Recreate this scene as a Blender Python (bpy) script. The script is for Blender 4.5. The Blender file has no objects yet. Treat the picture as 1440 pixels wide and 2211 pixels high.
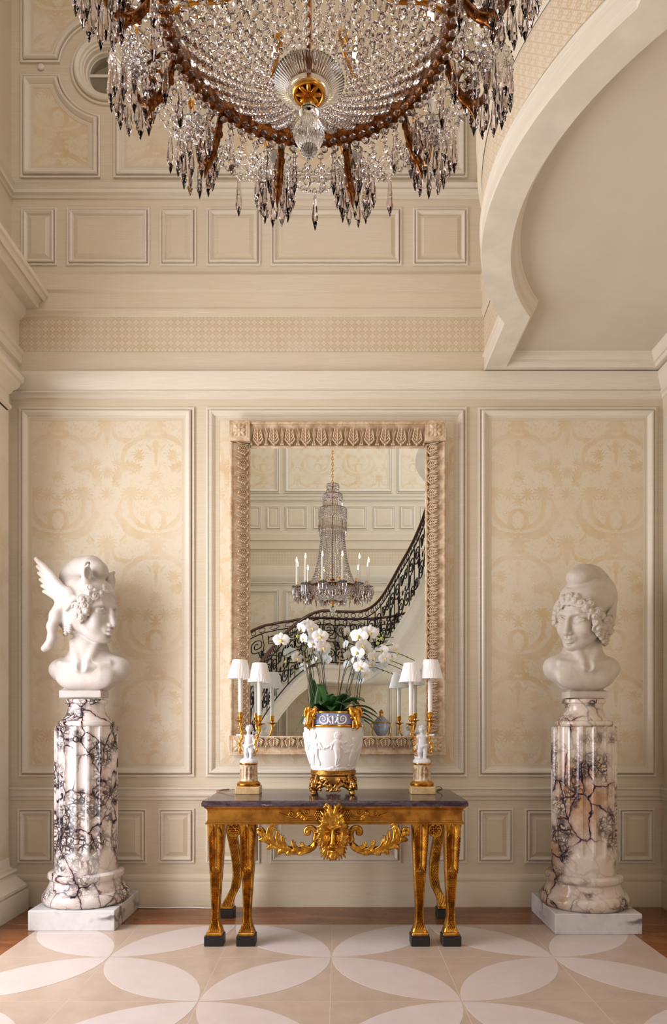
import bpy, math, random
import numpy as np
from mathutils import Vector, Matrix
random.seed(7); rng = np.random.default_rng(7)
PI = math.pi
SC = bpy.context.scene
COL = SC.collection
# ------------------------------------------------------------------ camera
FPX, CX, CY, EYE = 1520.0, 730.0, 1553.0, 1.4      # focal length and principal point of the photograph, eye height
cam_d = bpy.data.cameras.new('camera'); cam = bpy.data.objects.new('camera', cam_d); COL.objects.link(cam)
cam.location = (0, 0, EYE); cam.rotation_euler = (PI/2, 0, 0)
cam_d.sensor_fit = 'HORIZONTAL'; cam_d.sensor_width = 36.0; cam_d.lens = 36.0*FPX/1440.0
cam_d.shift_x = (720.0-CX)/1440.0; cam_d.shift_y = (CY-1105.5)/1440.0
cam_d.clip_start = 0.05; cam_d.clip_end = 100
SC.camera = cam
# ------------------------------------------------------------------ light
SC.view_settings.view_transform = 'Standard'; SC.view_settings.look = 'None'
SC.view_settings.exposure = 0.62; SC.view_settings.gamma = 1.0
SC.view_settings.use_curve_mapping = False
world = bpy.data.worlds.new('world'); SC.world = world; world.use_nodes = True
bg = world.node_tree.nodes['Background']; bg.inputs[0].default_value = (0.80, 0.87, 1.0, 1); bg.inputs[1].default_value = 1.0
def area_light(name, loc, target, sx, sy, power, col, spread=180):
    d = bpy.data.lights.new(name, 'AREA'); d.shape = 'RECTANGLE'; d.size = sx; d.size_y = sy
    d.energy = power; d.color = col; d.spread = math.radians(spread)
    o = bpy.data.objects.new(name, d); COL.objects.link(o); o.location = loc
    dv = Vector(target)-Vector(loc)
    o.rotation_euler = dv.to_track_quat('-Z', 'Y').to_euler()
    return o
# daylight: the tall glazed opening in the left wall, the tall window upstairs on the right; plus two added fills
area_light('daylight_left_opening', (-2.95, 3.45, 2.0), (0, 3.75, 1.8), 1.9, 3.2, 118, (0.965, 0.955, 0.99))
area_light('fill_hall_overhead', (0.0, 1.2, 8.05), (0.0, 1.2, 0), 3.6, 4.6, 58, (0.98, 0.95, 1.0))  # added overhead fill for the whole hall; the ceiling has no skylight
area_light('daylight_upper_window', (3.5, 0.55, 6.2), (-0.6, 1.2, 4.8), 2.3, 2.3, 95, (0.97, 0.955, 1.0))
area_light('fill_under_stair', (2.38, -0.55, 1.35), (0.0, 0.3, 1.6), 1.5, 2.3, 30, (1.0, 0.97, 0.93))  # added fill to brighten the stair underside and the reflected lower hall
SC.cycles.diffuse_bounces = 3; SC.cycles.glossy_bounces = 4; SC.cycles.max_bounces = 10; SC.cycles.transmission_bounces = 8
# ------------------------------------------------------------------ measures (metres; camera stands at the origin, looks along +Y)
YW = 5.27                       # back wall plane
XL, XR, YF = -2.447, 2.43, -2.15
SW = FPX/(EYE*FPX/(1958-CY))    # pixels per metre where the wall meets the floor
def at(px, py, Y): return Vector(((px-CX)/FPX*Y, Y, EYE+(CY-py)/FPX*Y))
def wx(px, Y=5.254): return (px-CX)/FPX*Y
def wz(py, Y=5.254): return EYE+(CY-py)/FPX*Y
# ------------------------------------------------------------------ node material helpers
class NT:
    def __init__(s, name):
        s.m = bpy.data.materials.new(name); s.m.use_nodes = True; s.t = s.m.node_tree
        s.b = s.t.nodes['Principled BSDF']
    def n(s, typ, **kw):
        nd = s.t.nodes.new(typ)
        for k, v in kw.items(): setattr(nd, k, v)
        return nd
    def link(s, a, b): s.t.links.new(a.s if isinstance(a, V) else a, b)
    def put(s, sock, val):
        if isinstance(val, V): s.t.links.new(val.s, sock)
        elif hasattr(val, 'is_linked'): s.t.links.new(val, sock)
        else: sock.default_value = val
    def math(s, op, *a, clamp=False):
        nd = s.n('ShaderNodeMath', operation=op); nd.use_clamp = clamp
        for i, x in enumerate(a): s.put(nd.inputs[i], x)
        return V(s, nd.outputs[0])
    def coords(s, kind='Object'):
        tc = s.n('ShaderNodeTexCoord'); return V(s, tc.outputs[kind])
    def mapping(s, vec, scale=(1,1,1), loc=(0,0,0), rot=(0,0,0)):
        nd = s.n('ShaderNodeMapping'); s.put(nd.inputs['Vector'], vec)
        nd.inputs['Scale'].default_value = scale; nd.inputs['Location'].default_value = loc; nd.inputs['Rotation'].default_value = rot
        return V(s, nd.outputs[0])
    def xyz(s, vec):
        nd = s.n('ShaderNodeSeparateXYZ'); s.put(nd.inputs[0], vec); return [V(s, o) for o in nd.outputs]
    def comb(s, x, y, z):
        nd = s.n('ShaderNodeCombineXYZ')
        for i, q in enumerate((x, y, z)): s.put(nd.inputs[i], q)
        return V(s, nd.outputs[0])
    def noise(s, vec, scale, detail=3, rough=0.5, dist=0.0, color=False):
        nd = s.n('ShaderNodeTexNoise'); s.put(nd.inputs['Vector'], vec)
        nd.inputs['Scale'].default_value = scale; nd.inputs['Detail'].default_value = detail
        nd.inputs['Roughness'].default_value = rough; nd.inputs['Distortion'].default_value = dist
        return V(s, nd.outputs[1 if color else 0])
    def voronoi(s, vec, scale, feature='DISTANCE_TO_EDGE', rnd=1.0):
        nd = s.n('ShaderNodeTexVoronoi', feature=feature); s.put(nd.inputs['Vector'], vec)
        nd.inputs['Scale'].default_value = scale; nd.inputs['Randomness'].default_value = rnd
        return V(s, nd.outputs['Distance'])
    def vadd(s, a, b, k=1.0):
        nd = s.n('ShaderNodeVectorMath', operation='MULTIPLY_ADD'); s.put(nd.inputs[0], b)
        nd.inputs[1].default_value = (k, k, k); s.put(nd.inputs[2], a); return V(s, nd.outputs[0])
    def ramp(s, f, stops, interp='LINEAR'):
        nd = s.n('ShaderNodeValToRGB'); s.put(nd.inputs[0], f); r = nd.color_ramp; r.interpolation = interp
        while len(r.elements) < len(stops): r.elements.new(0.5)
        for e, (p, c) in zip(r.elements, stops): e.position = p; e.color = c if len(c) == 4 else (*c, 1)
        return V(s, nd.outputs[0])
    def step(s, f, lo, hi):
        nd = s.n('ShaderNodeMapRange', interpolation_type='SMOOTHSTEP'); s.put(nd.inputs[0], f)
        nd.inputs[1].default_value = lo; nd.inputs[2].default_value = hi
        return V(s, nd.outputs[0])
    def mix(s, f, a, b, blend='MIX'):
        nd = s.n('ShaderNodeMix', data_type='RGBA', blend_type=blend); s.put(nd.inputs[0], f)
        for i, c in ((6, a), (7, b)):
            if isinstance(c, V): s.t.links.new(c.s, nd.inputs[i])
            else: nd.inputs[i].default_value = (*c[:3], 1)
        return V(s, nd.outputs[2])
    def bump(s, h, strength=0.3, dist=0.01):
        nd = s.n('ShaderNodeBump'); s.put(nd.inputs['Height'], h)
        nd.inputs['Strength'].default_value = strength; nd.inputs['Distance'].default_value = dist
        s.t.links.new(nd.outputs[0], s.b.inputs['Normal'])
    def set(s, color=None, rough=None, metal=None, **kw):
        for k, v in (('Base Color', color), ('Roughness', rough), ('Metallic', metal)):
            if v is None: continue
            if isinstance(v, tuple): v = (*v[:3], 1)
            s.put(s.b.inputs[k], v)
        for k, v in kw.items():
            v = (*v[:3], 1) if isinstance(v, tuple) else v
            s.put(s.b.inputs[k.replace('_', ' ')], v)
        return s.m
class V:
    def __init__(s, nt, sock): s.nt = nt; s.s = sock
    def __add__(s, o): return s.nt.math('ADD', s, o)
    __radd__ = __add__
    def __sub__(s, o): return s.nt.math('SUBTRACT', s, o)
    def __rsub__(s, o): return s.nt.math('SUBTRACT', o, s)
    def __mul__(s, o): return s.nt.math('MULTIPLY', s, o)
    __rmul__ = __mul__
    def __truediv__(s, o): return s.nt.math('DIVIDE', s, o)
    def abs(s): return s.nt.math('ABSOLUTE', s)
    def max(s, o): return s.nt.math('MAXIMUM', s, o)
    def min(s, o): return s.nt.math('MINIMUM', s, o)
def lin(r, g, b):
    f = lambda c: c/12.92 if c <= 0.04045 else ((c+0.055)/1.055)**2.4
    return (f(r/255), f(g/255), f(b/255))
# ------------------------------------------------------------------ mesh helpers
class MB:
    def __init__(s): s.v = []; s.f = []
    def add(s, vs, fs):
        k = len(s.v); s.v += [tuple(p) for p in vs]; s.f += [tuple(i+k for i in q) for q in fs]; return s
    def box(s, x0, x1, y0, y1, z0, z1):
        return s.add([(x0,y0,z0),(x1,y0,z0),(x1,y1,z0),(x0,y1,z0),(x0,y0,z1),(x1,y0,z1),(x1,y1,z1),(x0,y1,z1)],
                     [(0,3,2,1),(4,5,6,7),(0,1,5,4),(1,2,6,5),(2,3,7,6),(3,0,4,7)])
    def bbox(s, x0, x1, y0, y1, z0, z1, b=0.004):
        """box with chamfered edges"""
        vs = []; ids = {}
        X, Y, Z = (x0, x1), (y0, y1), (z0, z1)
        for i in (0,1):
            for j in (0,1):
                for k in (0,1):
                    for a in range(3):
                        o = [(1-2*i)*b, (1-2*j)*b, (1-2*k)*b]; o[a] = 0
                        ids[i,j,k,a] = len(vs); vs.append((X[i]+o[0], Y[j]+o[1], Z[k]+o[2]))
        F = []
        for a in range(3):
            for sd in (0,1):
                c = [t for t in range(3) if t != a]
                def key(p, q):
                    t = [0,0,0]; t[a] = sd; t[c[0]] = p; t[c[1]] = q; return (*t, a)
                loop = [ids[key(p, q)] for p, q in ((0,0),(1,0),(1,1),(0,1))]
                F.append(loop if (sd == 1) != (a == 1) else loop[::-1])
        for a in range(3):
            c = [t for t in range(3) if t != a]
            for p in (0,1):
                for q in (0,1):
                    t0 = [0,0,0]; t0[c[0]] = p; t0[c[1]] = q; t1 = list(t0); t1[a] = 1
                    F.append([ids[(*t0, c[0])], ids[(*t0, c[1])], ids[(*t1, c[1])], ids[(*t1, c[0])]])
        for i in (0,1):
            for j in (0,1):
                for k in (0,1): F.append([ids[i,j,k,0], ids[i,j,k,1], ids[i,j,k,2]])
        return s.add(vs, F)
    def lathe(s, prof, n=32, c=(0,0,0), flute=None, cap=True):
        """prof: list of (r,z) bottom to top; flute(theta, z)->radius factor"""
        vs = []
        for r, z in prof:
            for i in range(n):
                a = 2*PI*i/n; q = r*(flute(a, z) if flute else 1)
                vs.append((c[0]+q*math.cos(a), c[1]+q*math.sin(a), c[2]+z))
        F = []
        for j in range(len(prof)-1):
            for i in range(n):
                i2 = (i+1) % n; F.append((j*n+i, j*n+i2, (j+1)*n+i2, (j+1)*n+i))
        if cap:
            F.append(tuple(range(n))[::-1]); F.append(tuple((len(prof)-1)*n+i for i in range(n)))
        return s.add(vs, F)
    def tube(s, pts, rad, n=8, flat=1.0, up=(0,0,1), cap=True, twist=0.0, closed=False):
        pts = [Vector(p) for p in pts]; m = len(pts)
        if not hasattr(rad, '__len__'): rad = [rad]*m
        vs = []; prev = None
        for i, p in enumerate(pts):
            if closed: t = pts[(i+1) % m]-pts[i-1]
            else: t = pts[min(i+1, m-1)]-pts[max(i-1, 0)]
            t = t.normalized() if t.length > 1e-9 else Vector((0,0,1))
            if prev is None:
                u = Vector(up)
                if abs(u.dot(t)) > 0.95: u = Vector((1,0,0)) if abs(t.x) < 0.9 else Vector((0,1,0))
            else: u = prev
            u = (u-t*u.dot(t)).normalized(); prev = u; w = t.cross(u)
            for k in range(n):
                a = 2*PI*(k+0.5)/n+twist*i
                vs.append(p+u*(rad[i]*math.cos(a)*flat)+w*(rad[i]*math.sin(a)))
        F = []
        for j in range(m if closed else m-1):
            j2 = (j+1) % m
            for k in range(n): F.append((j*n+k, j*n+(k+1) % n, j2*n+(k+1) % n, j2*n+k))
        if cap and not closed: F.append(tuple(range(n))[::-1]); F.append(tuple((m-1)*n+k for k in range(n)))
        return s.add(vs, F)
    def sphere(s, c, r, n=12, m=8, rot=None):
        if not hasattr(r, '__len__'): r = (r, r, r)
        vs = [Vector((0,0,-r[2]))]
        for j in range(1, m):
            t = -PI/2+PI*j/m
            for i in range(n):
                a = 2*PI*i/n; vs.append(Vector((r[0]*math.cos(t)*math.cos(a), r[1]*math.cos(t)*math.sin(a), r[2]*math.sin(t))))
        vs.append(Vector((0,0,r[2])))
        if rot is not None: vs = [rot @ p for p in vs]
        vs = [p+Vector(c) for p in vs]; F = []
        for i in range(n): F.append((0, 1+(i+1) % n, 1+i))
        for j in range(m-2):
            for i in range(n): F.append((1+j*n+i, 1+j*n+(i+1) % n, 1+(j+1)*n+(i+1) % n, 1+(j+1)*n+i))
        k = 1+(m-2)*n
        for i in range(n): F.append((k+i, k+(i+1) % n, k+n))
        return s.add(vs, F)
    def grid(s, P):
        """P: 2-D list of points"""
        m = len(P); n = len(P[0]); F = []
        for j in range(m-1):
            for i in range(n-1): F.append((j*n+i, j*n+i+1, (j+1)*n+i+1, (j+1)*n+i))
        return s.add([p for row in P for p in row], F)
    def frame(s, x0, x1, z0, z1, prof, Y):
        """rectangular moulding on a wall facing -Y; prof = (inset, projection) from the outside in"""
        rows = [[(x0+a, Y-b, z0+a), (x1-a, Y-b, z0+a), (x1-a, Y-b, z1-a), (x0+a, Y-b, z1-a)] for a, b in prof]
        for r0, r1 in zip(rows[:-1], rows[1:]):
            for i in range(4): s.add([r0[i], r0[(i+1) % 4], r1[(i+1) % 4], r1[i]], [(0,1,2,3)])
        return s
    def sweep(s, path, prof, closed=False, capends=True):
        """prof (out, z) swept along a plan path (x,y); 'out' is to the RIGHT-hand side of travel, mitred"""
        m = len(path); P = [Vector((p[0], p[1])) for p in path]; rows = []
        for i in range(m):
            a = P[i]-P[i-1] if (i > 0 or closed) else P[1]-P[0]
            b = P[(i+1) % m]-P[i] if (i < m-1 or closed) else P[-1]-P[-2]
            a = a.normalized(); b = b.normalized()
            na = Vector((a.y, -a.x)); nb = Vector((b.y, -b.x)); nn = na+nb
            nn = nn/max(nn.length_squared/2, 0.15)
            rows.append([(P[i].x+nn.x*o, P[i].y+nn.y*o, z) for o, z in prof])
        n = len(prof); F = []
        for j in range(m if closed else m-1):
            j2 = (j+1) % m
            for k in range(n-1): F.append((j*n+k, j2*n+k, j2*n+k+1, j*n+k+1))
        return s.add([p for r in rows for p in r], F)
    def mesh(s, name, smooth=None, fix=True):
        me = bpy.data.meshes.new(name); me.from_pydata(s.v, [], s.f); me.update()
        if fix:
            import bmesh
            b = bmesh.new(); b.from_mesh(me); bmesh.ops.recalc_face_normals(b, faces=b.faces); b.to_mesh(me); b.free()
        if smooth is not None:
            me.shade_smooth(); me.set_sharp_from_angle(angle=math.radians(smooth))
        return me
    def build(s, name, mat, parent=None, smooth=None, **kw): return obj(name, s.mesh(name, smooth), mat, parent, **kw)
def obj(name, me, mat=None, parent=None, loc=None, rot=None, scale=None):
    o = bpy.data.objects.new(name, me); COL.objects.link(o)
    if mat is not None and me is not None and len(me.materials) == 0: me.materials.append(mat)
    if parent is not None: o.parent = parent
    if loc is not None: o.location = loc
    if rot is not None: o.rotation_euler = rot
    if scale is not None: o.scale = scale
    return o
def thing(name, label, cat, loc=(0,0,0), rz=0, group=None):
    o = bpy.data.objects.new(name, None); COL.objects.link(o); o.location = loc; o.rotation_euler = (0,0,rz)
    o.empty_display_size = 0.1
    return tag(o, label, cat, group)
def tag(o, label, cat, group=None):
    o['label'] = label; o['category'] = cat
    if group: o['group'] = group
    return o
def struct(o): o['kind'] = 'structure'; return o
def spline(pts, n=8):
    """Catmull-Rom through points (tuples of any dimension)"""
    P = [np.array(p, float) for p in pts]; P = [2*P[0]-P[1]]+P+[2*P[-1]-P[-2]]; out = []
    for i in range(1, len(P)-2):
        for k in range(n):
            t = k/n
            out.append(0.5*((2*P[i])+(P[i+1]-P[i-1])*t+(2*P[i-1]-5*P[i]+4*P[i+1]-P[i+2])*t*t+(3*P[i]-P[i-1]-3*P[i+1]+P[i+2])*t**3))
    out.append(P[-2]); return out
# ------------------------------------------------------------------ carved forms: signed-distance modelling, polygonised with surface nets
class SDF:
    def __init__(s, lo, hi, h):
        s.lo = np.array(lo, float); s.h = h; s.n = np.ceil((np.array(hi)-s.lo)/h).astype(int)+1
        s.F = np.full(s.n, 50*h, np.float32)
        s.ax = [(s.lo[i]+h*np.arange(s.n[i])).astype(np.float32) for i in range(3)]
    def _sl(s, lo, hi):
        a = np.clip(np.floor((np.array(lo)-s.lo)/s.h).astype(int), 0, s.n); b = np.clip(np.ceil((np.array(hi)-s.lo)/s.h).astype(int)+1, 0, s.n)
        return tuple(slice(int(p), int(q)) for p, q in zip(a, b))
    def _apply(s, sl, d, k, op):
        f = s.F[sl]
        if op == 'add':
            if k > 0:
                h = np.maximum(k-np.abs(f-d), 0)/k; s.F[sl] = np.minimum(f, d)-h*h*k*0.25
            else: s.F[sl] = np.minimum(f, d)
        else:
            if k > 0:
                h = np.maximum(k-np.abs(f+d), 0)/k; s.F[sl] = np.maximum(f, -d)+h*h*k*0.25
            else: s.F[sl] = np.maximum(f, -d)
    def ell(s, c, r, k=0.0, R=None, op='add'):
        c = np.array(c, float); r = np.array(r if hasattr(r, '__len__') else (r,)*3, float)
        m = (r.max() if R is not None else r)+k+2*s.h
        sl = s._sl(c-m, c+m)
        if min(q.stop-q.start for q in sl) <= 0: return s
        X = [s.ax[i][sl[i]]-c[i] for i in range(3)]
        x, y, z = np.meshgrid(*X, indexing='ij', sparse=True)
        if R is not None:
            R = np.array(R); x, y, z = (R[0,i]*x+R[1,i]*y+R[2,i]*z for i in range(3))
        k0 = np.sqrt((x/r[0])**2+(y/r[1])**2+(z/r[2])**2)+1e-6; k1 = np.sqrt((x/r[0]**2)**2+(y/r[1]**2)**2+(z/r[2]**2)**2)+1e-6
        s._apply(sl, k0*(k0-1)/k1, k, op); return s
    def cap(s, a, b, ra, rb=None, k=0.0, op='add'):
        a = np.array(a, float); b = np.array(b, float); rb = ra if rb is None else rb
        m = max(ra, rb)+k+2*s.h; sl = s._sl(np.minimum(a, b)-m, np.maximum(a, b)+m)
        if min(q.stop-q.start for q in sl) <= 0: return s
        x, y, z = np.meshgrid(*[s.ax[i][sl[i]]-a[i] for i in range(3)], indexing='ij', sparse=True)
        ba = b-a; t = np.clip((x*ba[0]+y*ba[1]+z*ba[2])/(ba@ba+1e-9), 0, 1)
        d = np.sqrt((x-t*ba[0])**2+(y-t*ba[1])**2+(z-t*ba[2])**2)-(ra+(rb-ra)*t)
        s._apply(sl, d, k, op); return s
    def chain(s, pts, rad, k=0.0, op='add'):
        for i in range(len(pts)-1):
            r0 = rad[i] if hasattr(rad, '__len__') else rad; r1 = rad[i+1] if hasattr(rad, '__len__') else rad
            s.cap(pts[i], pts[i+1], r0, r1, k, op)
        return s
    def torus(s, c, nrm, R0, r, k=0.0, op='add'):
        c = np.array(c, float); m = R0+r+k+2*s.h; sl = s._sl(c-m, c+m); nrm = np.array(nrm, float); nrm /= np.linalg.norm(nrm)
        if min(q.stop-q.start for q in sl) <= 0: return s
        x, y, z = np.meshgrid(*[s.ax[i][sl[i]]-c[i] for i in range(3)], indexing='ij', sparse=True)
        hgt = x*nrm[0]+y*nrm[1]+z*nrm[2]; rr = np.sqrt(np.maximum(x*x+y*y+z*z-hgt*hgt, 0))
        s._apply(sl, np.sqrt((rr-R0)**2+hgt**2)-r, k, op); return s
    def box(s, lo, hi, rd=0.0, k=0.0, op='add'):
        lo = np.array(lo, float); hi = np.array(hi, float); c = (lo+hi)/2; e = (hi-lo)/2-rd; m = k+2*s.h
        sl = s._sl(lo-m, hi+m)
        x, y, z = np.meshgrid(*[np.abs(s.ax[i][sl[i]]-c[i])-e[i] for i in range(3)], indexing='ij', sparse=True)
        d = np.sqrt(np.maximum(x,0)**2+np.maximum(y,0)**2+np.maximum(z,0)**2)+np.minimum(np.maximum(x, np.maximum(y, z)), 0)-rd
        s._apply(sl, d, k, op); return s
    def mesh(s, name, scale=1.0, off=(0,0,0), smooth=True, tf=None):
        F = s.F; F = np.pad(F, 1, constant_values=50*s.h); sg = F < 0; n = np.array(F.shape)
        acc = np.zeros((*(n-1), 3), np.float32); cnt = np.zeros(n-1, np.float32)
        for ax in range(3):
            a = [slice(None)]*3; b = [slice(None)]*3; a[ax] = slice(0, -1); b[ax] = slice(1, None)
            f0 = F[tuple(a)]; f1 = F[tuple(b)]; cr = sg[tuple(a)] != sg[tuple(b)]
            I = np.argwhere(cr)
            if len(I) == 0: continue
            v0 = f0[cr]; v1 = f1[cr]; t = v0/(v0-v1); P = I.astype(np.float32); P[:, ax] += t
            o = [q for q in range(3) if q != ax]
            for da in (0, 1):
                for db in (0, 1):
                    J = I.copy(); J[:, o[0]] -= da; J[:, o[1]] -= db
                    ok = (J >= 0).all(1) & (J < n-1).all(1)
                    np.add.at(acc, tuple(J[ok].T), P[ok]); np.add.at(cnt, tuple(J[ok].T), 1)
        act = cnt > 0; idx = np.full(n-1, -1, np.int64); idx[act] = np.arange(act.sum())
        Vt = acc[act]/cnt[act][:, None]; Vt = s.lo+(Vt-1)*s.h; Q = []
        for ax in range(3):
            a = [slice(None)]*3; b = [slice(None)]*3; a[ax] = slice(0, -1); b[ax] = slice(1, None)
            s0 = sg[tuple(a)]; cr = s0 != sg[tuple(b)]; I = np.argwhere(cr); fl = s0[cr]
            o = [(ax+1) % 3, (ax+2) % 3]
            def cell(da, db):
                J = I.copy(); J[:, o[0]] -= da; J[:, o[1]] -= db; return idx[tuple(J.T)]
            q = np.stack([cell(1,1), cell(0,1), cell(0,0), cell(1,0)], 1); q[~fl] = q[~fl][:, ::-1]; Q.append(q)
        Q = np.concatenate(Q); Vt = Vt*scale+np.array(off)
        if tf is not None: Vt = tf(Vt)
        me = bpy.data.meshes.new(name); me.vertices.add(len(Vt)); me.vertices.foreach_set('co', Vt.astype(np.float32).ravel())
        me.loops.add(Q.size); me.loops.foreach_set('vertex_index', Q.ravel().astype(np.int32))
        me.polygons.add(len(Q)); me.polygons.foreach_set('loop_start', np.arange(0, Q.size, 4, dtype=np.int32))
        me.update(calc_edges=True); me.validate()
        if smooth: me.shade_smooth()
        return me
# ================================================================== materials
def m_paint(name, col, rough=0.42, vertical=False):
    t = NT(name); c = t.coords('Object')
    sc = (420, 420, 6) if vertical else (5, 5, 420)
    st = t.noise(t.mapping(c, scale=sc), 1.0, 3, 0.6)
    bl = t.noise(c, 2.3, 3, 0.6)
    d = tuple(x*0.90 for x in col); l = tuple(min(1, x*1.05) for x in col)
    k = t.mix(t.step(st, 0.3, 0.72), d, l); k = t.mix(t.step(bl, 0.35, 0.7)*0.35, k, tuple(x*y for x, y in zip(col, (0.93, 0.89, 0.82))))
    return t.set(k, rough)
CREAM = lin(223, 209, 185)
M_paint = m_paint('cream_strie_paint', CREAM)
M_paintv = m_paint('cream_strie_paint_upright', CREAM, vertical=True)
M_mould = m_paint('ivory_moulding_paint', lin(233, 223, 206), 0.35)
def m_ceil():
    t = NT('ceiling_plaster'); c = t.coords('Object'); n = t.noise(c, 1.4, 4, 0.6)
    return t.set(t.mix(t.step(n, 0.3, 0.75), lin(222, 211, 196), lin(214, 202, 184)), 0.6)
M_ceil = m_ceil()
def m_plain(name, col, rough=0.5, metal=0.0, **kw): return NT(name).set(col, rough, metal, **kw)
M_line = m_plain('brown_glaze_line', lin(150, 112, 78), 0.6)
def m_damask():
    t = NT('cream_damask_wallpaper'); c = t.coords('Object'); x, y, z = t.xyz(c)
    P = 0.732; Q = 0.905
    a = t.math('PINGPONG', x, P/2)
    bb = t.math('WRAP', z-0.335, Q/2, -Q/2)          # b = 0 at the crown motif
    wv = t.xyz(t.noise(t.comb(a, 0.0, bb), 11, 3, 0.6, color=True))
    a0 = a; a = a+(wv[0]-0.5)*0.055; b = bb+(wv[1]-0.5)*0.055
    def cap(p, q, r0, r1, soft=0.006):
        dx, dy = q[0]-p[0], q[1]-p[1]; L = dx*dx+dy*dy
        u = a-p[0]; w = b-p[1]
        h = t.math('MULTIPLY_ADD', u, dx/L, w*(dy/L), clamp=True)
        ex = u-h*dx; ey = w-h*dy
        d = t.math('SQRT', ex*ex+ey*ey)-h*(r1-r0)
        return 1-t.step(d, r0-soft, r0+soft)
    def polar(p):
        u = a-p[0]; w = b-p[1]; return t.math('SQRT', u*u+w*w), t.math('ARCTAN2', w, u)
    def rosette(p, r, n, ph=0.0, inner=0.35, soft=0.006):
        d, th = polar(p); f = t.math('ABSOLUTE', t.math('COSINE', th*(n/2)+ph))*(r*(1-inner))+r*inner
        return 1-t.step(d-f, -soft, soft)
    def spiral(p, r, turns, ph, w, hand=1):
        d, th = polar(p); s_ = t.math('FRACT', d*(turns/r)-th*(hand/(2*PI))+ph)
        m = t.step((s_-0.5).abs(), w, w+0.12); return (1-m)*(1-t.step(d, r-0.006, r+0.004))
    def feather(p, r, w, ph, n=26, cut=0.35):
        d, th = polar(p); arc = t.step(t.math('COSINE', th-ph), -cut, -cut+0.5)
        teeth = t.math('SINE', th*n+d*70)*0.35+0.75
        return (1-t.step((d-r).abs()-teeth*w*arc, -0.004, 0.006))*arc
    def arc(p, r, w, ph, cut=.3):
        d, th = polar(p); c_ = t.math('COSINE', th-ph); e = t.step(c_, cut, 1.0)
        return (1-t.step((d-r).abs()-e*w, -0.003, 0.004))*t.step(c_, cut, cut+.05)
    S = [arc((.285,.275), .190, .030, 3.9, .1), spiral((.083,.262), .040,1.6,.2,.22), arc((.36,.33), .190, .020, 3.75, .35),
         arc((.39,.20), .085, .020, 2.9, -.1), spiral((.285,.262), .028,1.5,.6,.22,-1),
         rosette((.366,.03), .085,11,0,.30), rosette((.366,.03), .05,8,.6,.3),
         arc((.31,-.27), .195, .018, 2.15, .25), cap((.30,-.055),(.335,-.03), .022,.018), spiral((.13,-.10), .030,1.5,.1,.22),
         feather((.165,-.385), .100,.032,2.2), feather((.155,-.375), .060,.014,2.0,20,.2),
         rosette((.235,-.215), .052,12), rosette((.175,.41), .078,14,.4,.35), rosette((.29,.40), .050,10),
         rosette((0,.03), .080,16,0,.35), cap((0,-.02),(0,-.13), .030,.006), rosette((.055,.17), .034,7), cap((.10,.05),(.14,.11), .010,.004),
         cap((.02,.21),(.05,.19), .010,.005), rosette((0,-.345), .045,18,0,.2), rosette((.366,-.37), .048,12), cap((.366,-.12),(.366,-.27), .018,.010),
         cap((.33,-.17),(.30,-.14), .011,.004), rosette((.07,-.27), .04,9), rosette((0,.40), .05,10), rosette((.366,.35), .045,9), arc((.13,-.02), .085, .016, 4.2, .2)]
    m = S[0]
    for q in S[1:]: m = m.max(q)
    fc = t.comb(a0, 0.0, bb)
    det = t.noise(fc, 34, 3, 0.6, 1.2); lin_ = t.noise(fc, 70, 2, 0.5, 2.0)
    small = t.step(det, 0.53, 0.62)*0.6
    m = (m*(t.step(lin_, 0.36, 0.5)*0.45+0.55)).max(small)
    wear = t.step(t.noise(c, 2.6, 4, 0.62), 0.32, 0.68)*0.75+0.25
    m = m*wear
    g = t.mix(t.step(t.noise(c, 1.6, 4, 0.6), 0.35, 0.7), lin(231, 220, 200), lin(227, 212, 186))
    g = t.mix(t.step(t.noise(c, 160, 2, 0.5), 0.3, 0.8)*0.22, g, lin(214, 186, 140))
    f = t.mix(t.step(t.noise(c, 7, 3, 0.5), 0.4, 0.65), lin(213, 180, 128), lin(221, 194, 148))
    return t.set(t.mix(m*0.76, g, f), 0.55)
M_damask = m_damask()
def m_stencil():
    t = NT('stencilled_frieze'); c = t.coords('Object'); x, y, z = t.xyz(c)
    tc = t.coords('UV'); u, v, _ = t.xyz(tc)
    p = 0.052
    fx = (t.math('FRACT', u/p)-0.5).abs(); fz = (t.math('FRACT', v/p)-0.5).abs()
    d1 = (fx+fz-0.5).abs(); d2 = (t.math('SQRT', fx*fx+fz*fz)-0.22).abs(); d3 = (fx-fz).abs()
    m = (1-t.step(d1, 0.05, 0.11)).max(1-t.step(d2, 0.04, 0.09)).max((1-t.step(d3, 0.03, 0.08))*0.7)
    w = t.step(t.noise(c, 3.0, 4, 0.6), 0.25, 0.75)*0.55+0.3
    g = t.mix(t.noise(c, 2, 3), lin(224, 211, 190), lin(219, 204, 181))
    return t.set(t.mix(m*w*0.95, g, lin(194, 162, 116)), 0.55)
M_stencil = m_stencil()
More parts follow.
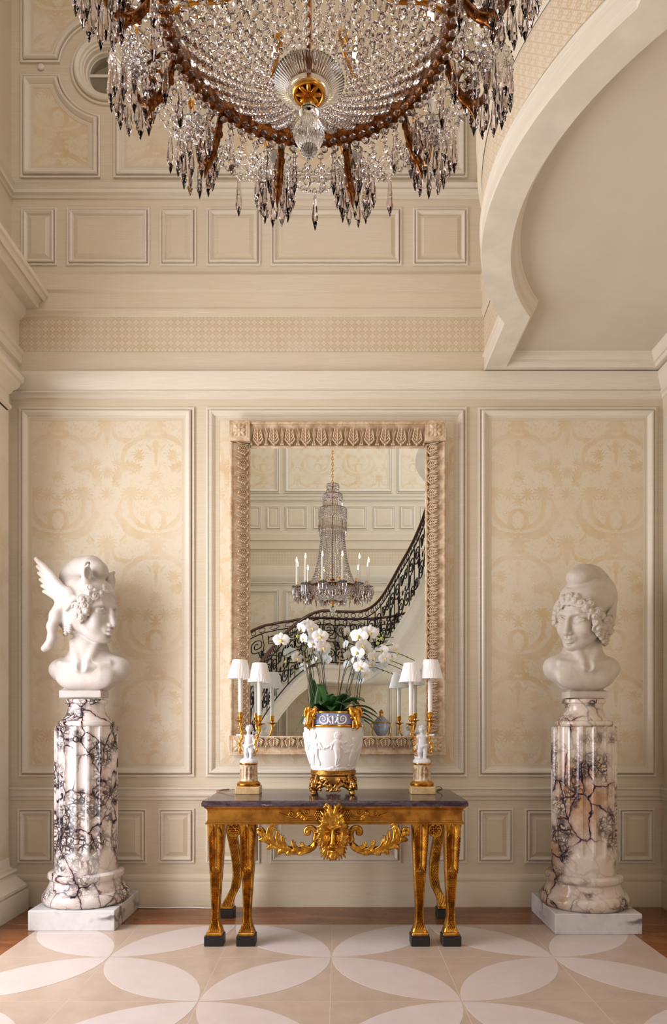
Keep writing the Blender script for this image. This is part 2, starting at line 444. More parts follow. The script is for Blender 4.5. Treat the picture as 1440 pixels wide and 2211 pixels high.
def m_breccia(name, seed, brown, dens, base=(222, 214, 208)):
    t = NT(name); c = t.mapping(t.coords('Object'), loc=(seed, seed*0.7, seed*1.3), rot=(0.35, 0.5, 0.2))
    n1 = t.noise(c, 3.2, 4, 0.6, color=True); w = t.vadd(c, n1, 0.16); n2 = t.noise(c, 15, 3, 0.6, color=True); w = t.vadd(w, n2, 0.035)
    v1 = t.voronoi(t.mapping(w, scale=(1.15, 1.15, 0.72)), 5.6); v2 = t.voronoi(w, 16.0); v3 = t.voronoi(w, 34.0)
    mask = t.step(t.noise(c, 2.6, 3, 0.55), 0.50-dens, 0.66-dens); mask2 = t.step(t.noise(c, 4.2, 3, 0.6), 0.56-dens, 0.70-dens)
    veins = (1-t.step(v1, 0.006, 0.045))*(mask*0.95+0.18)
    net = (1-t.step(v2, 0.02, 0.13))*mask2*mask; net2 = (1-t.step(v3, 0.03, 0.20))*mask2*mask
    m = veins.max(net).max(net2*0.9)
    g = t.mix(t.step(t.noise(c, 3.0, 5, 0.65), 0.42, 0.72), lin(*base), lin(222, 206, 196))
    g = t.mix(t.step(t.noise(c, 5.0, 4, 0.6), 0.5, 0.72)*0.55, g, lin(214, 184, 172))
    if brown: g = t.mix(t.step(t.noise(c, 2.6, 5, 0.68), 0.40, 0.66)*brown, g, lin(176, 134, 96))
    halo = (1-t.step(v1, 0.03, 0.16))*mask*0.45
    g = t.mix(halo, g, lin(176, 132, 128))
    return t.set(t.mix(m, g, lin(34, 20, 32)), 0.16, Specular_IOR_Level=0.5)
M_brecL = m_breccia('violet_breccia_marble', 1.7, 0.0, 0.135)
M_brecR = m_breccia('amber_breccia_marble', 5.3, 1.0, 0.12, (214, 202, 186))
def m_whitemarble(name, seed):
    t = NT(name); c = t.mapping(t.coords('Object'), loc=(seed, seed, seed)); w = t.vadd(c, t.noise(c, 3, 4, 0.6, color=True), 0.25)
    v = t.voronoi(w, 4.5); mk = t.step(t.noise(c, 3.0, 3), 0.45, 0.62)
    g = t.mix(t.step(t.noise(c, 5, 5, 0.7), 0.40, 0.8)*0.5, lin(216, 212, 210), lin(176, 172, 170))
    return t.set(t.mix((1-t.step(v, 0.008, 0.09))*mk*0.85, g, lin(84, 78, 82)), 0.2)
M_plinth = m_whitemarble('white_veined_marble', 2.2)
def m_statue(name, base, stain):
    t = NT(name); c = t.coords('Object'); n = t.step(t.noise(c, 6, 5, 0.65), 0.35, 0.75); s2 = t.step(t.noise(c, 28, 3, 0.6), 0.45, 0.8)
    k = t.mix(n*0.55, lin(*base), lin(*stain)); k = t.mix(s2*0.16, k, lin(150, 128, 108))
    t.bump(t.noise(c, 120, 3, 0.6), 0.05, 0.002)
    return t.set(k, 0.5, Subsurface_Weight=0.0)
M_bustL = m_statue('white_statuary_marble', (196, 187, 180), (178, 163, 150))
M_bustR = m_statue('grey_statuary_marble', (200, 189, 176), (176, 158, 140))
def m_gold(name, c1, c2, rough=(0.26, 0.5), sc=24):
    t = NT(name); c = t.coords('Object'); n = t.step(t.noise(c, sc, 4, 0.65), 0.36, 0.66)
    k = t.mix(n, lin(*c1), lin(*c2)); t.bump(t.noise(c, sc*9, 2, 0.5), 0.08, 0.001)
    return t.set(k, n*(rough[1]-rough[0])+rough[0], 1.0)
M_gilt = m_gold('carved_giltwood', (212, 158, 64), (146, 94, 36), (0.26, 0.44), 18)
M_giltflat = m_gold('worn_gilt_apron', (196, 142, 62), (140, 90, 40), (0.34, 0.55), 9)
M_ormolu = m_gold('ormolu', (226, 166, 70), (184, 116, 40), (0.20, 0.36), 40)
M_goldband = m_gold('burnished_gold_band', (238, 186, 92), (206, 142, 58), (0.12, 0.22), 20)
M_bronze = m_gold('dark_gilt_bronze', (146, 90, 40), (74, 38, 18), (0.22, 0.40), 60)
M_stand = m_gold('antique_gilt_bronze', (198, 148, 78), (128, 86, 44), (0.25, 0.45), 40)
def m_darkmarble():
    t = NT('dark_purple_marble'); c = t.mapping(t.coords('Object'), scale=(1, 1.6, 2.5)); w = t.vadd(c, t.noise(c, 3, 5, 0.65, color=True), 0.35)
    n = t.noise(t.mapping(w, scale=(2.2, 6, 6), rot=(0, 0, 0.25)), 2.2, 6, 0.66)
    k = t.ramp(n, [(0.30, lin(34, 26, 32)), (0.46, lin(62, 48, 56)), (0.56, lin(96, 78, 82)), (0.63, lin(58, 44, 52)), (0.72, lin(190, 170, 166)), (0.78, lin(70, 56, 62))])
    return t.set(k, 0.12, Specular_IOR_Level=0.4)
M_tabletop = m_darkmarble()
M_ebony = m_plain('ebonised_block', lin(24, 21, 22), 0.45)
def m_tile(name, c1, c2, rough=0.32):
    t = NT(name); c = t.coords('Object'); oi = t.n('ShaderNodeObjectInfo'); rnd = V(t, oi.outputs['Random'])
    nd = t.n('ShaderNodeVectorMath', operation='ADD'); t.put(nd.inputs[0], c); t.put(nd.inputs[1], t.comb(rnd*31, rnd*17, 0.0)); c = V(t, nd.outputs[0])
    n = t.step(t.noise(c, 7, 5, 0.65), 0.3, 0.75); f = t.step(t.noise(c, 60, 3, 0.6), 0.6, 0.8)
    k = t.mix(n, lin(*c1), lin(*c2)); k = t.mix(f*0.22, k, lin(220, 204, 190)); k = t.mix(rnd*0.18, k, lin(190, 164, 144))
    return t.set(k, rough)
M_tile = m_tile('beige_limestone_tile', (188, 166, 149), (175, 152, 134))
M_petal = m_tile('white_limestone_petal', (208, 195, 190), (201, 187, 181), 0.3)
M_grout = m_plain('pale_grout', lin(214, 200, 188), 0.7)
def m_border():
    t = NT('brown_border_stone'); c = t.coords('Object'); n = t.noise(t.mapping(c, scale=(1.2, 5, 5)), 2.0, 5, 0.62, 0.6)
    k = t.ramp(n, [(0.3, lin(100, 56, 28)), (0.5, lin(126, 74, 38)), (0.7, lin(146, 92, 52))])
    return t.set(k, 0.22)
M_border = m_border()
def m_frame():
    t = NT('limed_carved_oak'); c = t.coords('Object')
    g = t.noise(t.mapping(c, scale=(30, 30, 4)), 3, 4, 0.6); n = t.step(t.noise(c, 16, 5, 0.7), 0.36, 0.68)
    k = t.mix(n, lin(224, 202, 172), lin(186, 150, 112)); k = t.mix(t.step(g, 0.5, 0.75)*0.45, k, lin(168, 128, 96))
    t.bump(g, 0.15, 0.002); return t.set(k, 0.6)
M_frame = m_frame()
M_mirror = m_plain('mirror_silvering', (0.86, 0.915, 0.915), 0.0, 1.0)
def m_glass(name, col, ior=1.52, rough=0.0):
    m = bpy.data.materials.new(name); m.use_nodes = True; t = m.node_tree; t.nodes.clear()
    g = t.nodes.new('ShaderNodeBsdfGlass'); g.inputs['Color'].default_value = (*col, 1); g.inputs['IOR'].default_value = ior; g.inputs['Roughness'].default_value = rough
    o = t.nodes.new('ShaderNodeOutputMaterial'); t.links.new(g.outputs[0], o.inputs[0]); return m
M_crystal = m_glass('cut_crystal', (0.975, 0.955, 0.95), 1.56)
M_prism = m_glass('smoky_cut_crystal', (0.95, 0.92, 0.915), 1.53)
M_clear = m_glass('clear_glass', (0.97, 0.97, 0.96), 1.45)
def m_flame():
    m = bpy.data.materials.new('bulb_flame'); m.use_nodes = True; b = m.node_tree.nodes['Principled BSDF']
    b.inputs['Emission Color'].default_value = (1.0, 0.60, 0.24, 1); b.inputs['Emission Strength'].default_value = 9; b.inputs['Base Color'].default_value = (1, .8, .5, 1); return m
M_flame = m_flame()
M_candle = m_plain('ivory_candle', lin(240, 232, 222), 0.45, Subsurface_Weight=0.0)
def m_porcelain(name, base, sp, rough):
    t = NT(name); c = t.coords('Object'); k = t.mix(t.step(t.noise(c, 60, 4, 0.6), 0.5, 0.8)*sp, lin(*base), lin(150, 150, 158)); return t.set(k, rough)
M_bisque = m_porcelain('white_bisque', (240, 236, 232), 0.10, 0.5)
M_putto = m_porcelain('glazed_white_porcelain', (232, 230, 232), 0.45, 0.22)
M_blueband = m_porcelain('lavender_blue_jasper', (140, 146, 190), 0.18, 0.5)
M_shade = m_plain('white_pleated_silk', lin(244, 238, 234), 0.8)
M_wood = m_plain('column_tan_wood', lin(196, 164, 128), 0.5)
M_lampbase = m_gold('aged_gesso', (216, 190, 140), (196, 160, 108), (0.5, 0.6), 30); M_lampbase.node_tree.nodes['Principled BSDF'].inputs['Metallic'].default_value = 0.15
def m_lampcol():
    t = NT('ivory_gilt_column'); c = t.coords('Object'); n = t.step(t.noise(c, 26, 4, 0.65), 0.42, 0.62)
    return t.set(t.mix(n, lin(214, 192, 158), lin(158, 116, 76)), 0.45)
M_lampcol = m_lampcol()
def m_leaf():
    t = NT('orchid_leaf'); c = t.coords('Object'); n = t.noise(c, 9, 3)
    return t.set(t.mix(n, lin(22, 52, 22), lin(54, 96, 40)), 0.28)
M_leaf = m_leaf()
M_stem = m_plain('orchid_stem', lin(66, 62, 34), 0.5); M_stake = m_plain('bamboo_stake', lin(146, 112, 80), 0.6); M_bud = m_plain('green_bud', lin(170, 184, 76), 0.5)
M_orchid = m_plain('orchid_petal', lin(244, 242, 240), 0.5); M_lip = m_plain('orchid_lip', lin(228, 206, 120), 0.5); M_soil = m_plain('moss', lin(48, 44, 26), 0.9)
M_iron = m_plain('wrought_iron', lin(26, 23, 25), 0.38, 0.6)
M_rail = m_plain('mahogany_handrail', lin(70, 36, 24), 0.25)
def m_pil():
    t = NT('cream_pilaster_marble'); c = t.coords('Object'); w = t.vadd(c, t.noise(c, 2, 4, 0.6, color=True), 0.4)
    return t.set(t.mix(t.step(t.noise(w, 2.2, 5, 0.6), 0.45, 0.7), lin(226, 216, 202), lin(212, 194, 164)), 0.25)
M_marbcol = m_pil()
M_plaster = m_paint('stair_plaster', lin(228, 218, 202), 0.5)
M_cord = m_plain('twisted_brass_cord', lin(150, 104, 60), 0.5)
M_wire = m_plain('bead_wire', lin(60, 46, 38), 0.4, 0.8)
# ================================================================== the setting
# ---- floor: limestone tiles with leaf-shaped inlays, brown stone border
floor = struct(MB().box(XL-1.2, XR+1.2, YF-0.3, YW+0.2, -0.12, -0.0005).build('floor', M_grout))
TS = 0.654; TX0 = at(713, 2158, 1520*EYE/605).x; TY0 = 4.80; GAP = 0.0014
BX0, BX1 = TX0-3*TS, TX0+3*TS                           # tiled carpet, three tiles each side of the joint under the mirror
def petal_outline(n=10, r=1.0):
    """vesica along the diagonal of a unit square from (0,0) to (1,1)"""
    a = [(math.sin(t), 1-math.cos(t)) for t in np.linspace(0, PI/2, n)]       # circle about (0,1)
    b = [(1-math.cos(t), math.sin(t)) for t in np.linspace(0, PI/2, n)]       # circle about (1,0)
    return a, b
def tile_meshes(flip):
    a, b = petal_outline(12); s = TS; e = GAP
    def T(p): return ((1-p[0] if flip else p[0]), p[1])
    def pos(p, ins=0.0):
        q = T(p); return (max(e, min(s-e, q[0]*s)), max(e, min(s-e, q[1]*s)))
    mb = MB()
    # two spandrels (square minus petal): fan from the corners (1,0) and (0,1)
    for arc, cor in ((a, (1, 0)), (b, (0, 1))):
        n = len(arc); top = [(*pos(cor), 0.0)]+[(*pos(p), 0.0) for p in arc]
        mb.add(top, [(0, i, i+1) for i in range(1, n)])
        low = [(*pos(cor), -0.012)]+[(*pos(p), -0.012) for p in arc]; k = n+1
        mb.add(top+low, [(i, (i+1) % (n+1), (i+1) % (n+1)+k, i+k) for i in range(n+1)])
    tile = mb.mesh('tile')
    mid = (0.5, 0.5); pa = [((p[0]-.5)*0.990+.5, (p[1]-.5)*0.990+.5) for p in a]; pb = [((p[0]-.5)*0.990+.5, (p[1]-.5)*0.990+.5) for p in b]
    ring = pa+pb[::-1][1:-1]; n = len(ring); pm = MB()
    pm.add([(*pos(mid), 0.0008)]+[(*pos(p), 0.0008) for p in ring], [(0, i+1, (i+1) % n+1) for i in range(n)])
    pm.add([(*pos(p), 0.0008) for p in ring]+[(*pos(p), -0.012) for p in ring], [(i, (i+1) % n, (i+1) % n+n, i+n) for i in range(n)])
    return tile, pm.mesh('petal')
TM = {f: tile_meshes(f) for f in (False, True)}
for f in TM: TM[f][0].materials.append(M_tile); TM[f][1].materials.append(M_petal)
NROW = 9
for j in range(NROW):
    for i in range(-3, 3):
        y0 = TY0-(j+1)*TS
        # inlays radiate from the joint crossings of alternate nodes
        flip = (i+j) % 2 == 1
        tl = obj('tile', TM[flip][0], None, floor, (TX0+i*TS, y0, 0)); obj('petal', TM[flip][1], None, tl)
yb = TY0-NROW*TS
for k, (x0, x1, y0, y1) in enumerate(((XL-1.2, BX0, yb, TY0), (BX1, XR+0.3, yb, TY0), (XL-1.2, XR+0.3, TY0, YW+0.1))):
    MB().box(x0+.0015, x1-.0015, y0+.0015, y1-.0015, -0.012, 0.0).build('border_slab', M_border, floor)
# ---- back wall with the oculus
ocx, ocz, ocR = wx(230), wz(146), 0.265
def wall_with_hole(x0, x1, z0, z1, Y, cx, cz, R, n=48):
    mb = MB(); S = 0.45
    mb.add([(x0,Y,z0),(x1,Y,z0),(x1,Y,cz-S),(x0,Y,cz-S)], [(0,1,2,3)]); mb.add([(x0,Y,cz+S),(x1,Y,cz+S),(x1,Y,z1),(x0,Y,z1)], [(0,1,2,3)])
    mb.add([(x0,Y,cz-S),(cx-S,Y,cz-S),(cx-S,Y,cz+S),(x0,Y,cz+S)], [(0,1,2,3)]); mb.add([(cx+S,Y,cz-S),(x1,Y,cz-S),(x1,Y,cz+S),(cx+S,Y,cz+S)], [(0,1,2,3)])
    vs = []
    for i in range(n):
        a = 2*PI*i/n; c, s_ = math.cos(a), math.sin(a); m = max(abs(c), abs(s_))
        vs += [(cx+R*c, Y, cz+R*s_), (cx+S*c/m, Y, cz+S*s_/m), (cx+R*c, Y+0.25, cz+R*s_)]
    F = []
    for i in range(n):
        j = (i+1) % n; F += [(3*i, 3*i+1, 3*j+1, 3*j), (3*i, 3*j, 3*j+2, 3*i+2)]
    return mb.add(vs, F)
ZTOP = 8.2
wall_back = struct(wall_with_hole(XL-0.05, XR+0.05, -0.02, ZTOP, YW, ocx, ocz, ocR).build('wall_back', M_paint))
BIGM = [(0,0),(0,.014),(.010,.016),(.016,.010),(.020,.002),(.022,.002),(.024,.022),(.032,.030),(.042,.029),(.052,.020),(.062,.010),(.064,.004),(.075,.004)]
SMLM = [(0,0),(0,.010),(.008,.012),(.014,.008),(.018,.0015),(.020,.0015),(.022,.018),(.030,.022),(.042,.012),(.046,.003),(.050,.003)]
LINEW = 0.0035
def rect_panel(parent, x0, x1, z0, z1, Y, kind, mat=None, flip=False, right=False):
    """moulding frame, thin glazed line in its quirk and the field; on a wall facing -Y (or +Y when flipped)"""
    sx = -1 if flip else 1
    holder = parent
    cx, cz = (x0+x1)/2, (z0+z1)/2; w, h = (x1-x0)/2, (z1-z0)/2; rz = PI if flip else 0; L3 = (cx, Y, cz)
    if right: rz = -PI/2; L3 = (Y, cx, cz)
    prof = BIGM if kind == 'big' else SMLM
    fr = MB().frame(-w, w, -h, h, prof, 0.0).build('panel_moulding', M_mould, holder, 35, loc=L3, rot=(0,0,rz))
    a = 0.0205 if kind == 'big' else 0.0185
    MB().frame(-w+a-.001, w-a+.001, -h+a-.001, h-a+.001, [(0, .0032), (LINEW, .0032)], 0.0).build('glaze_line', M_line, fr)
    b = 0.075 if kind == 'big' else 0.050
    m = MB()
    if kind == 'big':
        m.frame(-w+b, w-b, -h+b, h-b, [(0,.004),(.020,.0035),(.021,.0015)], 0); q = b+.021
        f = MB().add([(-w+q,-.0015,-h+q),(w-q,-.0015,-h+q),(w-q,-.0015,h-q),(-w+q,-.0015,h-q)], [(0,1,2,3)]).build('wallpaper_field', M_damask, holder, loc=L3, rot=(0,0,rz))
        m.build('panel_margin', M_paint, holder, loc=L3, rot=(0,0,rz))
    else:
        m.frame(-w+b, w-b, -h+b, h-b, [(0,.002),(.004,.002),(.034,.014),(.036,.0125)], 0); q = b+.036
        m.add([(-w+q,-.0125,-h+q),(w-q,-.0125,-h+q),(w-q,-.0125,h-q),(-w+q,-.0125,h-q)], [(0,1,2,3)])
        m.build('raised_panel', M_paint, holder, loc=L3, rot=(0,0,rz))
BIGS = [(40, 419), (445, 1008), (1033, 1418)]
SMALLS = [(36, 114), (140, 316), (341, 419), (445, 560), (583, 866), (889, 1008), (1032, 1109), (1134, 1312), (1337, 1415)]
for a, b in BIGS: rect_panel(wall_back, wx(a), wx(b), wz(1677), wz(879), YW, 'big')
for a, b in SMALLS: rect_panel(wall_back, wx(a), wx(b), wz(1864), wz(1746), YW, 'small')
UPS = [(44, 121), (143, 322), (344, 423), (445, 562), (584, 868), (892, 1011)]
for a, b in UPS: rect_panel(wall_back, wx(a), wx(b), wz(571), wz(447), YW, 'small')
rect_panel(wall_back, wx(445), wx(1009), wz(382), wz(-90), YW, 'big')
# four panels with hollow corners round the oculus
def quarter_panel(sx, sz):
    x0, z0 = 0.05, 0.045; x1 = (wx(419)-wx(40))/2-0.01; z1 = abs(wz(382)-ocz); R = 0.355
    def ring(ins):
        R2 = R+ins; xa = x0+ins; za = z0+ins; X = x1-ins; Z = z1-ins
        t0 = math.asin(za/R2); t1 = math.acos(xa/R2)
        pts = [(R2*math.cos(t), R2*math.sin(t)) for t in np.linspace(t0, t1, 12)]
        return [(X, za)]+pts+[(xa, Z), (X, Z)]
    def loft(prof, name, mat, sm=None):
        rows = [[(sx*p[0], -pr, sz*p[1]) for p in ring(i)] for i, pr in prof]; mb = MB(); n = len(rows[0])
        for r0, r1 in zip(rows[:-1], rows[1:]):
            for i in range(n): mb.add([r0[i], r0[(i+1) % n], r1[(i+1) % n], r1[i]], [(0,1,2,3)])
        return mb, rows[-1]
    mb, _ = loft(BIGM, '', None); fr = mb.build('panel_moulding', M_mould, wall_back, 35, loc=(ocx, YW, ocz))
    mb, _ = loft([(.0195,.0032),(.023,.0032)], '', None); mb.build('glaze_line', M_line, fr)
    mb, last = loft([(.075,.004),(.095,.0035),(.096,.0015)], '', None); mb.build('panel_margin', M_paint, wall_back, loc=(ocx, YW, ocz))
    MB().add(last, [tuple(range(len(last)))]).build('wallpaper_field', M_damask, wall_back, loc=(ocx, YW, ocz))
for sx in (-1, 1):
    for sz in (-1, 1): quarter_panel(sx, sz)
# oculus window
w1 = struct(bpy.data.objects.new('window_1', None)); COL.objects.link(w1); w1.location = (ocx, YW, ocz)
def yring(prof, n=48):
    mb = MB(); vs = []
    for r, y in prof:
        for i in range(n): a = 2*PI*i/n; vs.append((r*math.cos(a), -y, r*math.sin(a)))
    return mb.add(vs, [(j*n+i, j*n+(i+1) % n, (j+1)*n+(i+1) % n, (j+1)*n+i) for j in range(len(prof)-1) for i in range(n)])
yring([(.272,0),(.272,.012),(.262,.016),(.254,.010),(.252,.003),(.246,.003),(.244,.024),(.232,.032),(.218,.024),(.206,.022),(.200,.010),(.188,.006),(.186,-.004),(.176,-.006),(.170,-.03),(.160,-.034),(.156,-.055),(.150,-.06),(.148,-.09),(.272,-.09)]).build('window_frame', M_mould, w1, 35)
MB().box(-.148,.148,.050,.068,-.010,.010).box(-.010,.010,.050,.068,-.148,.148).build('muntin', M_mould, w1)
def quarter_pane(q):
    pts = [(0,0)]+[(.15*math.cos(t), .15*math.sin(t)) for t in np.linspace(q*PI/2, (q+1)*PI/2, 9)]
    n = len(pts); return MB().add([(p[0], .058, p[1]) for p in pts]+[(p[0], .061, p[1]) for p in pts], [tuple(range(n)), tuple(range(2*n-1, n-1, -1))]+[(i, (i+1) % n, (i+1) % n+n, i+n) for i in range(n)])
for q in range(4): quarter_pane(q).build('pane', M_clear, w1)
MB().box(-.6,.6,.9,1.0,-.6,.6).build('inner_room_wall', M_plaster, w1); MB().box(-.6,-.55,.25,.9,-.6,.6).box(.55,.6,.25,.9,-.6,.6).box(-.6,.6,.25,.9,-.62,-.57).box(-.6,.6,.25,.9,.57,.62).build('inner_room_side', M_paint, w1)
sens = MB(); sens.sphere((wx(87), YW-.006, wz(142)), (.026,.012,.026), 14, 8); sens.build('alarm_sensor', M_mould, wall_back, 40)
# ---- mouldings that run across the back wall
def bar(name, z0, z1, prof, x0=XL, x1=XR, mat=None):
    mb = MB(); mb.sweep([(x0, YW), (x1, YW)], [(o, z) for o, z in prof]); return mb.build(name, mat or M_mould, None, 30)
base = struct(bar('baseboard_back', 0, .23, [(0,0),(.022,0),(.022,wz(1908)),(.016,wz(1904)),(.020,wz(1899)),(.014,wz(1893)),(.006,wz(1889)),(0,wz(1888))], mat=M_paint))
trim1 = struct(bar('trim_1', 0, 0, [(0,wz(1729)),(.012,wz(1727)),(.014,wz(1722)),(.030,wz(1718)),(.034,wz(1714)),(.022,wz(1712)),(.028,wz(1706)),(.042,wz(1703)),(.042,wz(1700)),(0,wz(1699))]))
trim2 = struct(bar('trim_2', 0, 0, [(0,wz(427)),(.012,wz(426)),(.016,wz(421)),(.036,wz(419)),(.040,wz(413)),(.024,wz(411)),(.034,wz(405)),(.05,wz(401)),(0,wz(400))]))
# ---- the entablature: back wall, then the curved edge of the first-floor landing
def ent(mat_part):
    z = wz
    return {'cornice': [(0,z(860)),(.012,z(858)),(.016,z(852)),(.034,z(849)),(.034,z(846)),(.016,z(845)),(.030,z(838)),(.060,z(822)),(.066,z(812)),(.066,z(808)),(0.012,z(806))],
            'lower_fascia': [(.012,z(806)),(.012,z(762)),(.004,z(757))],
            'frieze': [(.004,z(757)),(.004,z(683))],
            'upper_fascia': [(.004,z(683)),(.010,z(681)),(.016,z(676)),(.028,z(673)),(.028,z(668)),(.018,z(667)),(.018,z(632)),(.034,z(628)),(.034,z(596)),(.026,z(592)),(.012,z(590)),(0,z(589))]}[mat_part]
XI, RO, CXA, CYA, RI = 1.093, 1.76, 2.53, 3.58, 1.605
def outer_path(off=0.0):
    R = RO-off; x = XI+off; t = math.acos((CXA-x)/R)
    arc = [(CXA-R*math.cos(a), CYA+R*math.sin(a)) for a in np.linspace(t, -t, 41)]
    return [(x, YW)]+arc+[(x, 1.9)]
def sweep_uv(mb_path, z0, z1, off, name, mat, parent):
    """flat band with metric UVs for the stencil"""
    P = mb_path; d = 0; rows = []
    for i, p in enumerate(P):
        if i: d += math.dist(P[i], P[i-1])
        rows.append((p, d))
    me = bpy.data.meshes.new(name); vs = []; fs = []; uv = []
    for (p, d) in rows: vs += [(p[0], p[1], z0), (p[0], p[1], z1)]; uv += [(d, z0), (d, z1)]
    for i in range(len(rows)-1): fs.append((2*i, 2*i+2, 2*i+3, 2*i+1))
    me.from_pydata(vs, [], fs); L = me.uv_layers.new(name='UVMap')
    for l in me.loops: L.data[l.index].uv = uv[l.vertex_index]
    me.update(); return obj(name, me, mat, parent)
pathw = [(XL, YW), (XI+0.02, YW)]
trim3 = struct(MB().sweep([(XL, YW), (XR, YW)], ent('cornice')).build('trim_3', M_mould, None, 30))
trim4 = struct(MB().sweep(pathw, ent('lower_fascia')).build('trim_4', M_paint, None, 30))
sweep_uv([(XL, YW-.005), (XI+.02, YW-.005)], wz(757), wz(683), 0, 'stencilled_frieze', M_stencil, trim4)
MB().sweep(pathw, ent('upper_fascia')).build('upper_fascia', M_paint, trim4, 30)
# curved landing edge: fascia wall, soffit band, recessed ceiling
op = outer_path()
fas = struct(MB().sweep(op, [(0, 3.985), (0, ZTOP)]).build('wall_landing', M_paintv, None, 30))
MB().sweep(op, [(0,3.985),(.006,3.985),(.010,4.01),(.004,4.03),(.004,4.10),(.014,4.105),(.016,4.115),(.002,4.12)]).build('lower_fascia', M_mould, fas, 30)
sweep_uv([(p[0]-.002 if i in (0, len(op)-1) else p[0]-.002, p[1]) for i, p in enumerate(op)], 4.14, 4.395, 0, 'stencilled_frieze', M_stencil, fas)
MB().sweep(op, ent('upper_fascia')).build('upper_fascia', M_paint, fas, 30)
MB().sweep(op, [(0,wz(427)),(.012,wz(426)),(.016,wz(421)),(.036,wz(419)),(.040,wz(413)),(.024,wz(411)),(.034,wz(405)),(.05,wz(401)),(0,wz(400))]).build('rail_moulding', M_mould, fas, 30)
def inner_path():
    x = 1.235; t = math.acos((CXA-x)/RI)
    return [(x, YW)]+[(CXA-RI*math.cos(a), CYA+RI*math.sin(a)) for a in np.linspace(t, -t, 41)]+[(x, 1.9)]
ip = inner_path()
ceil = struct(bpy.data.objects.new('ceiling', None)); COL.objects.link(ceil)
mb = MB(); n = len(op)
mb.add([(p[0], p[1], 3.985) for p in op]+[(p[0], p[1], 3.985) for p in ip], [(i, i+1, n+i+1, n+i) for i in range(n-1)])
mb.build('soffit_band', M_mould, ceil)
MB().sweep([(p[0], p[1]) for p in ip], [(0,3.985),(-.004,3.99),(-.010,4.010),(-.022,4.014),(-.024,4.03),(-.040,4.05),(-.046,4.075),(-.052,4.08)]).build('inner_moulding', M_mould, ceil, 30)
ZC = 4.08
mb = MB(); m = len(ip)
mb.add([(p[0]-.0, p[1], ZC) for p in ip]+[(XR+.05, p[1], ZC) for p in ip], [(i, i+1, m+i+1, m+i) for i in range(m-1)]); mb.build('ceiling_field', M_ceil, ceil)
# border of the recessed ceiling along the back and right walls
MB().sweep([(1.235, YW-.10), (XR-.10, YW-.10), (XR-.10, 1.9)], [(0,3.985),(.004,3.99),(.010,4.010),(.022,4.014),(.024,4.03),(.040,4.05),(.046,4.075),(.052,4.08)]).build('border_moulding', M_mould, ceil, 30)
MB().add([(1.235,YW,3.985),(XR,YW,3.985),(XR,YW-.10,3.985),(1.235,YW-.10,3.985)], [(0,1,2,3)]).add([(XR,1.9,3.985),(XR-.10,1.9,3.985),(XR-.10,YW-.10,3.985),(XR,YW-.10,3.985)], [(0,1,2,3)]).build('border_band', M_mould, ceil)
# flat hall ceiling; the added overhead fill light hangs just below it
MB().add([(XL-.05,YF-.1,ZTOP),(3.6,YF-.1,ZTOP),(3.6,YW+.1,ZTOP),(XL-.05,YW+.1,ZTOP)], [(0,1,2,3)]).build('hall_ceiling', M_ceil, ceil)
# ---- right wall (ground floor), with panels and rails
wall_right = struct(MB().add([(XR,YF,0),(XR,YW,0),(XR,YW,4.0),(XR,YF,4.0)], [(0,1,2,3)]).build('wall_right', M_paint))
def xbar(name, prof, side, y0, y1, mat, parent=None):
    path = [(XR, y1), (XR, y0)] if side > 0 else [(XL, y0), (XL, y1)]
    return MB().sweep(path, prof).build(name, mat, parent, 30)
PB = [(0,0),(.022,0),(.022,wz(1908)),(.016,wz(1904)),(.020,wz(1899)),(.014,wz(1893)),(0,wz(1888))]
PCR = [(0,wz(1729)),(.012,wz(1727)),(.014,wz(1722)),(.030,wz(1718)),(.034,wz(1714)),(.022,wz(1712)),(.028,wz(1706)),(.042,wz(1703)),(.042,wz(1700)),(0,wz(1699))]
struct(xbar('baseboard_right', PB, 1, YF, YW, M_paint)); struct(xbar('trim_5', PCR, 1, YF, YW, M_mould)); struct(xbar('trim_6', ent('cornice'), 1, YF, YW, M_mould))
for y0, y1 in ((3.95,5.12),(2.55,3.80),(1.15,2.40)):
    rect_panel(wall_right, y0, y1, wz(1677), wz(879), XR, 'big', right=True); rect_panel(wall_right, y0, y1, wz(1864), wz(1746), XR, 'small', right=True)
# upper right wall of the hall beyond the landing
MB().add([(3.6,YF,4.0),(3.6,YW,4.0),(3.6,YW,ZTOP),(3.6,YF,ZTOP)], [(0,1,2,3)]).build('upper_wall', M_paint, wall_right)
MB().add([(XR,YF,4.0),(3.6,YF,4.0),(3.6,YW,4.0),(XR,YW,4.0)], [(0,1,2,3)]).build('gallery_floor', M_ceil, wall_right)
# tall sash window upstairs on the right (out of frame; its light comes in high from the right)
w2 = struct(bpy.data.objects.new('window_2', None)); COL.objects.link(w2); w2.location = (3.58, .55, 6.2)
fr_ = MB()
for y0, y1, z0, z1 in ((-1.32,-1.2,-1.32,1.32),(1.2,1.32,-1.32,1.32),(-1.32,1.32,1.2,1.32),(-1.32,1.32,-1.32,-1.2)): fr_.box(-.10, .02, y0, y1, z0, z1)
fr_.build('window_frame', M_mould, w2)
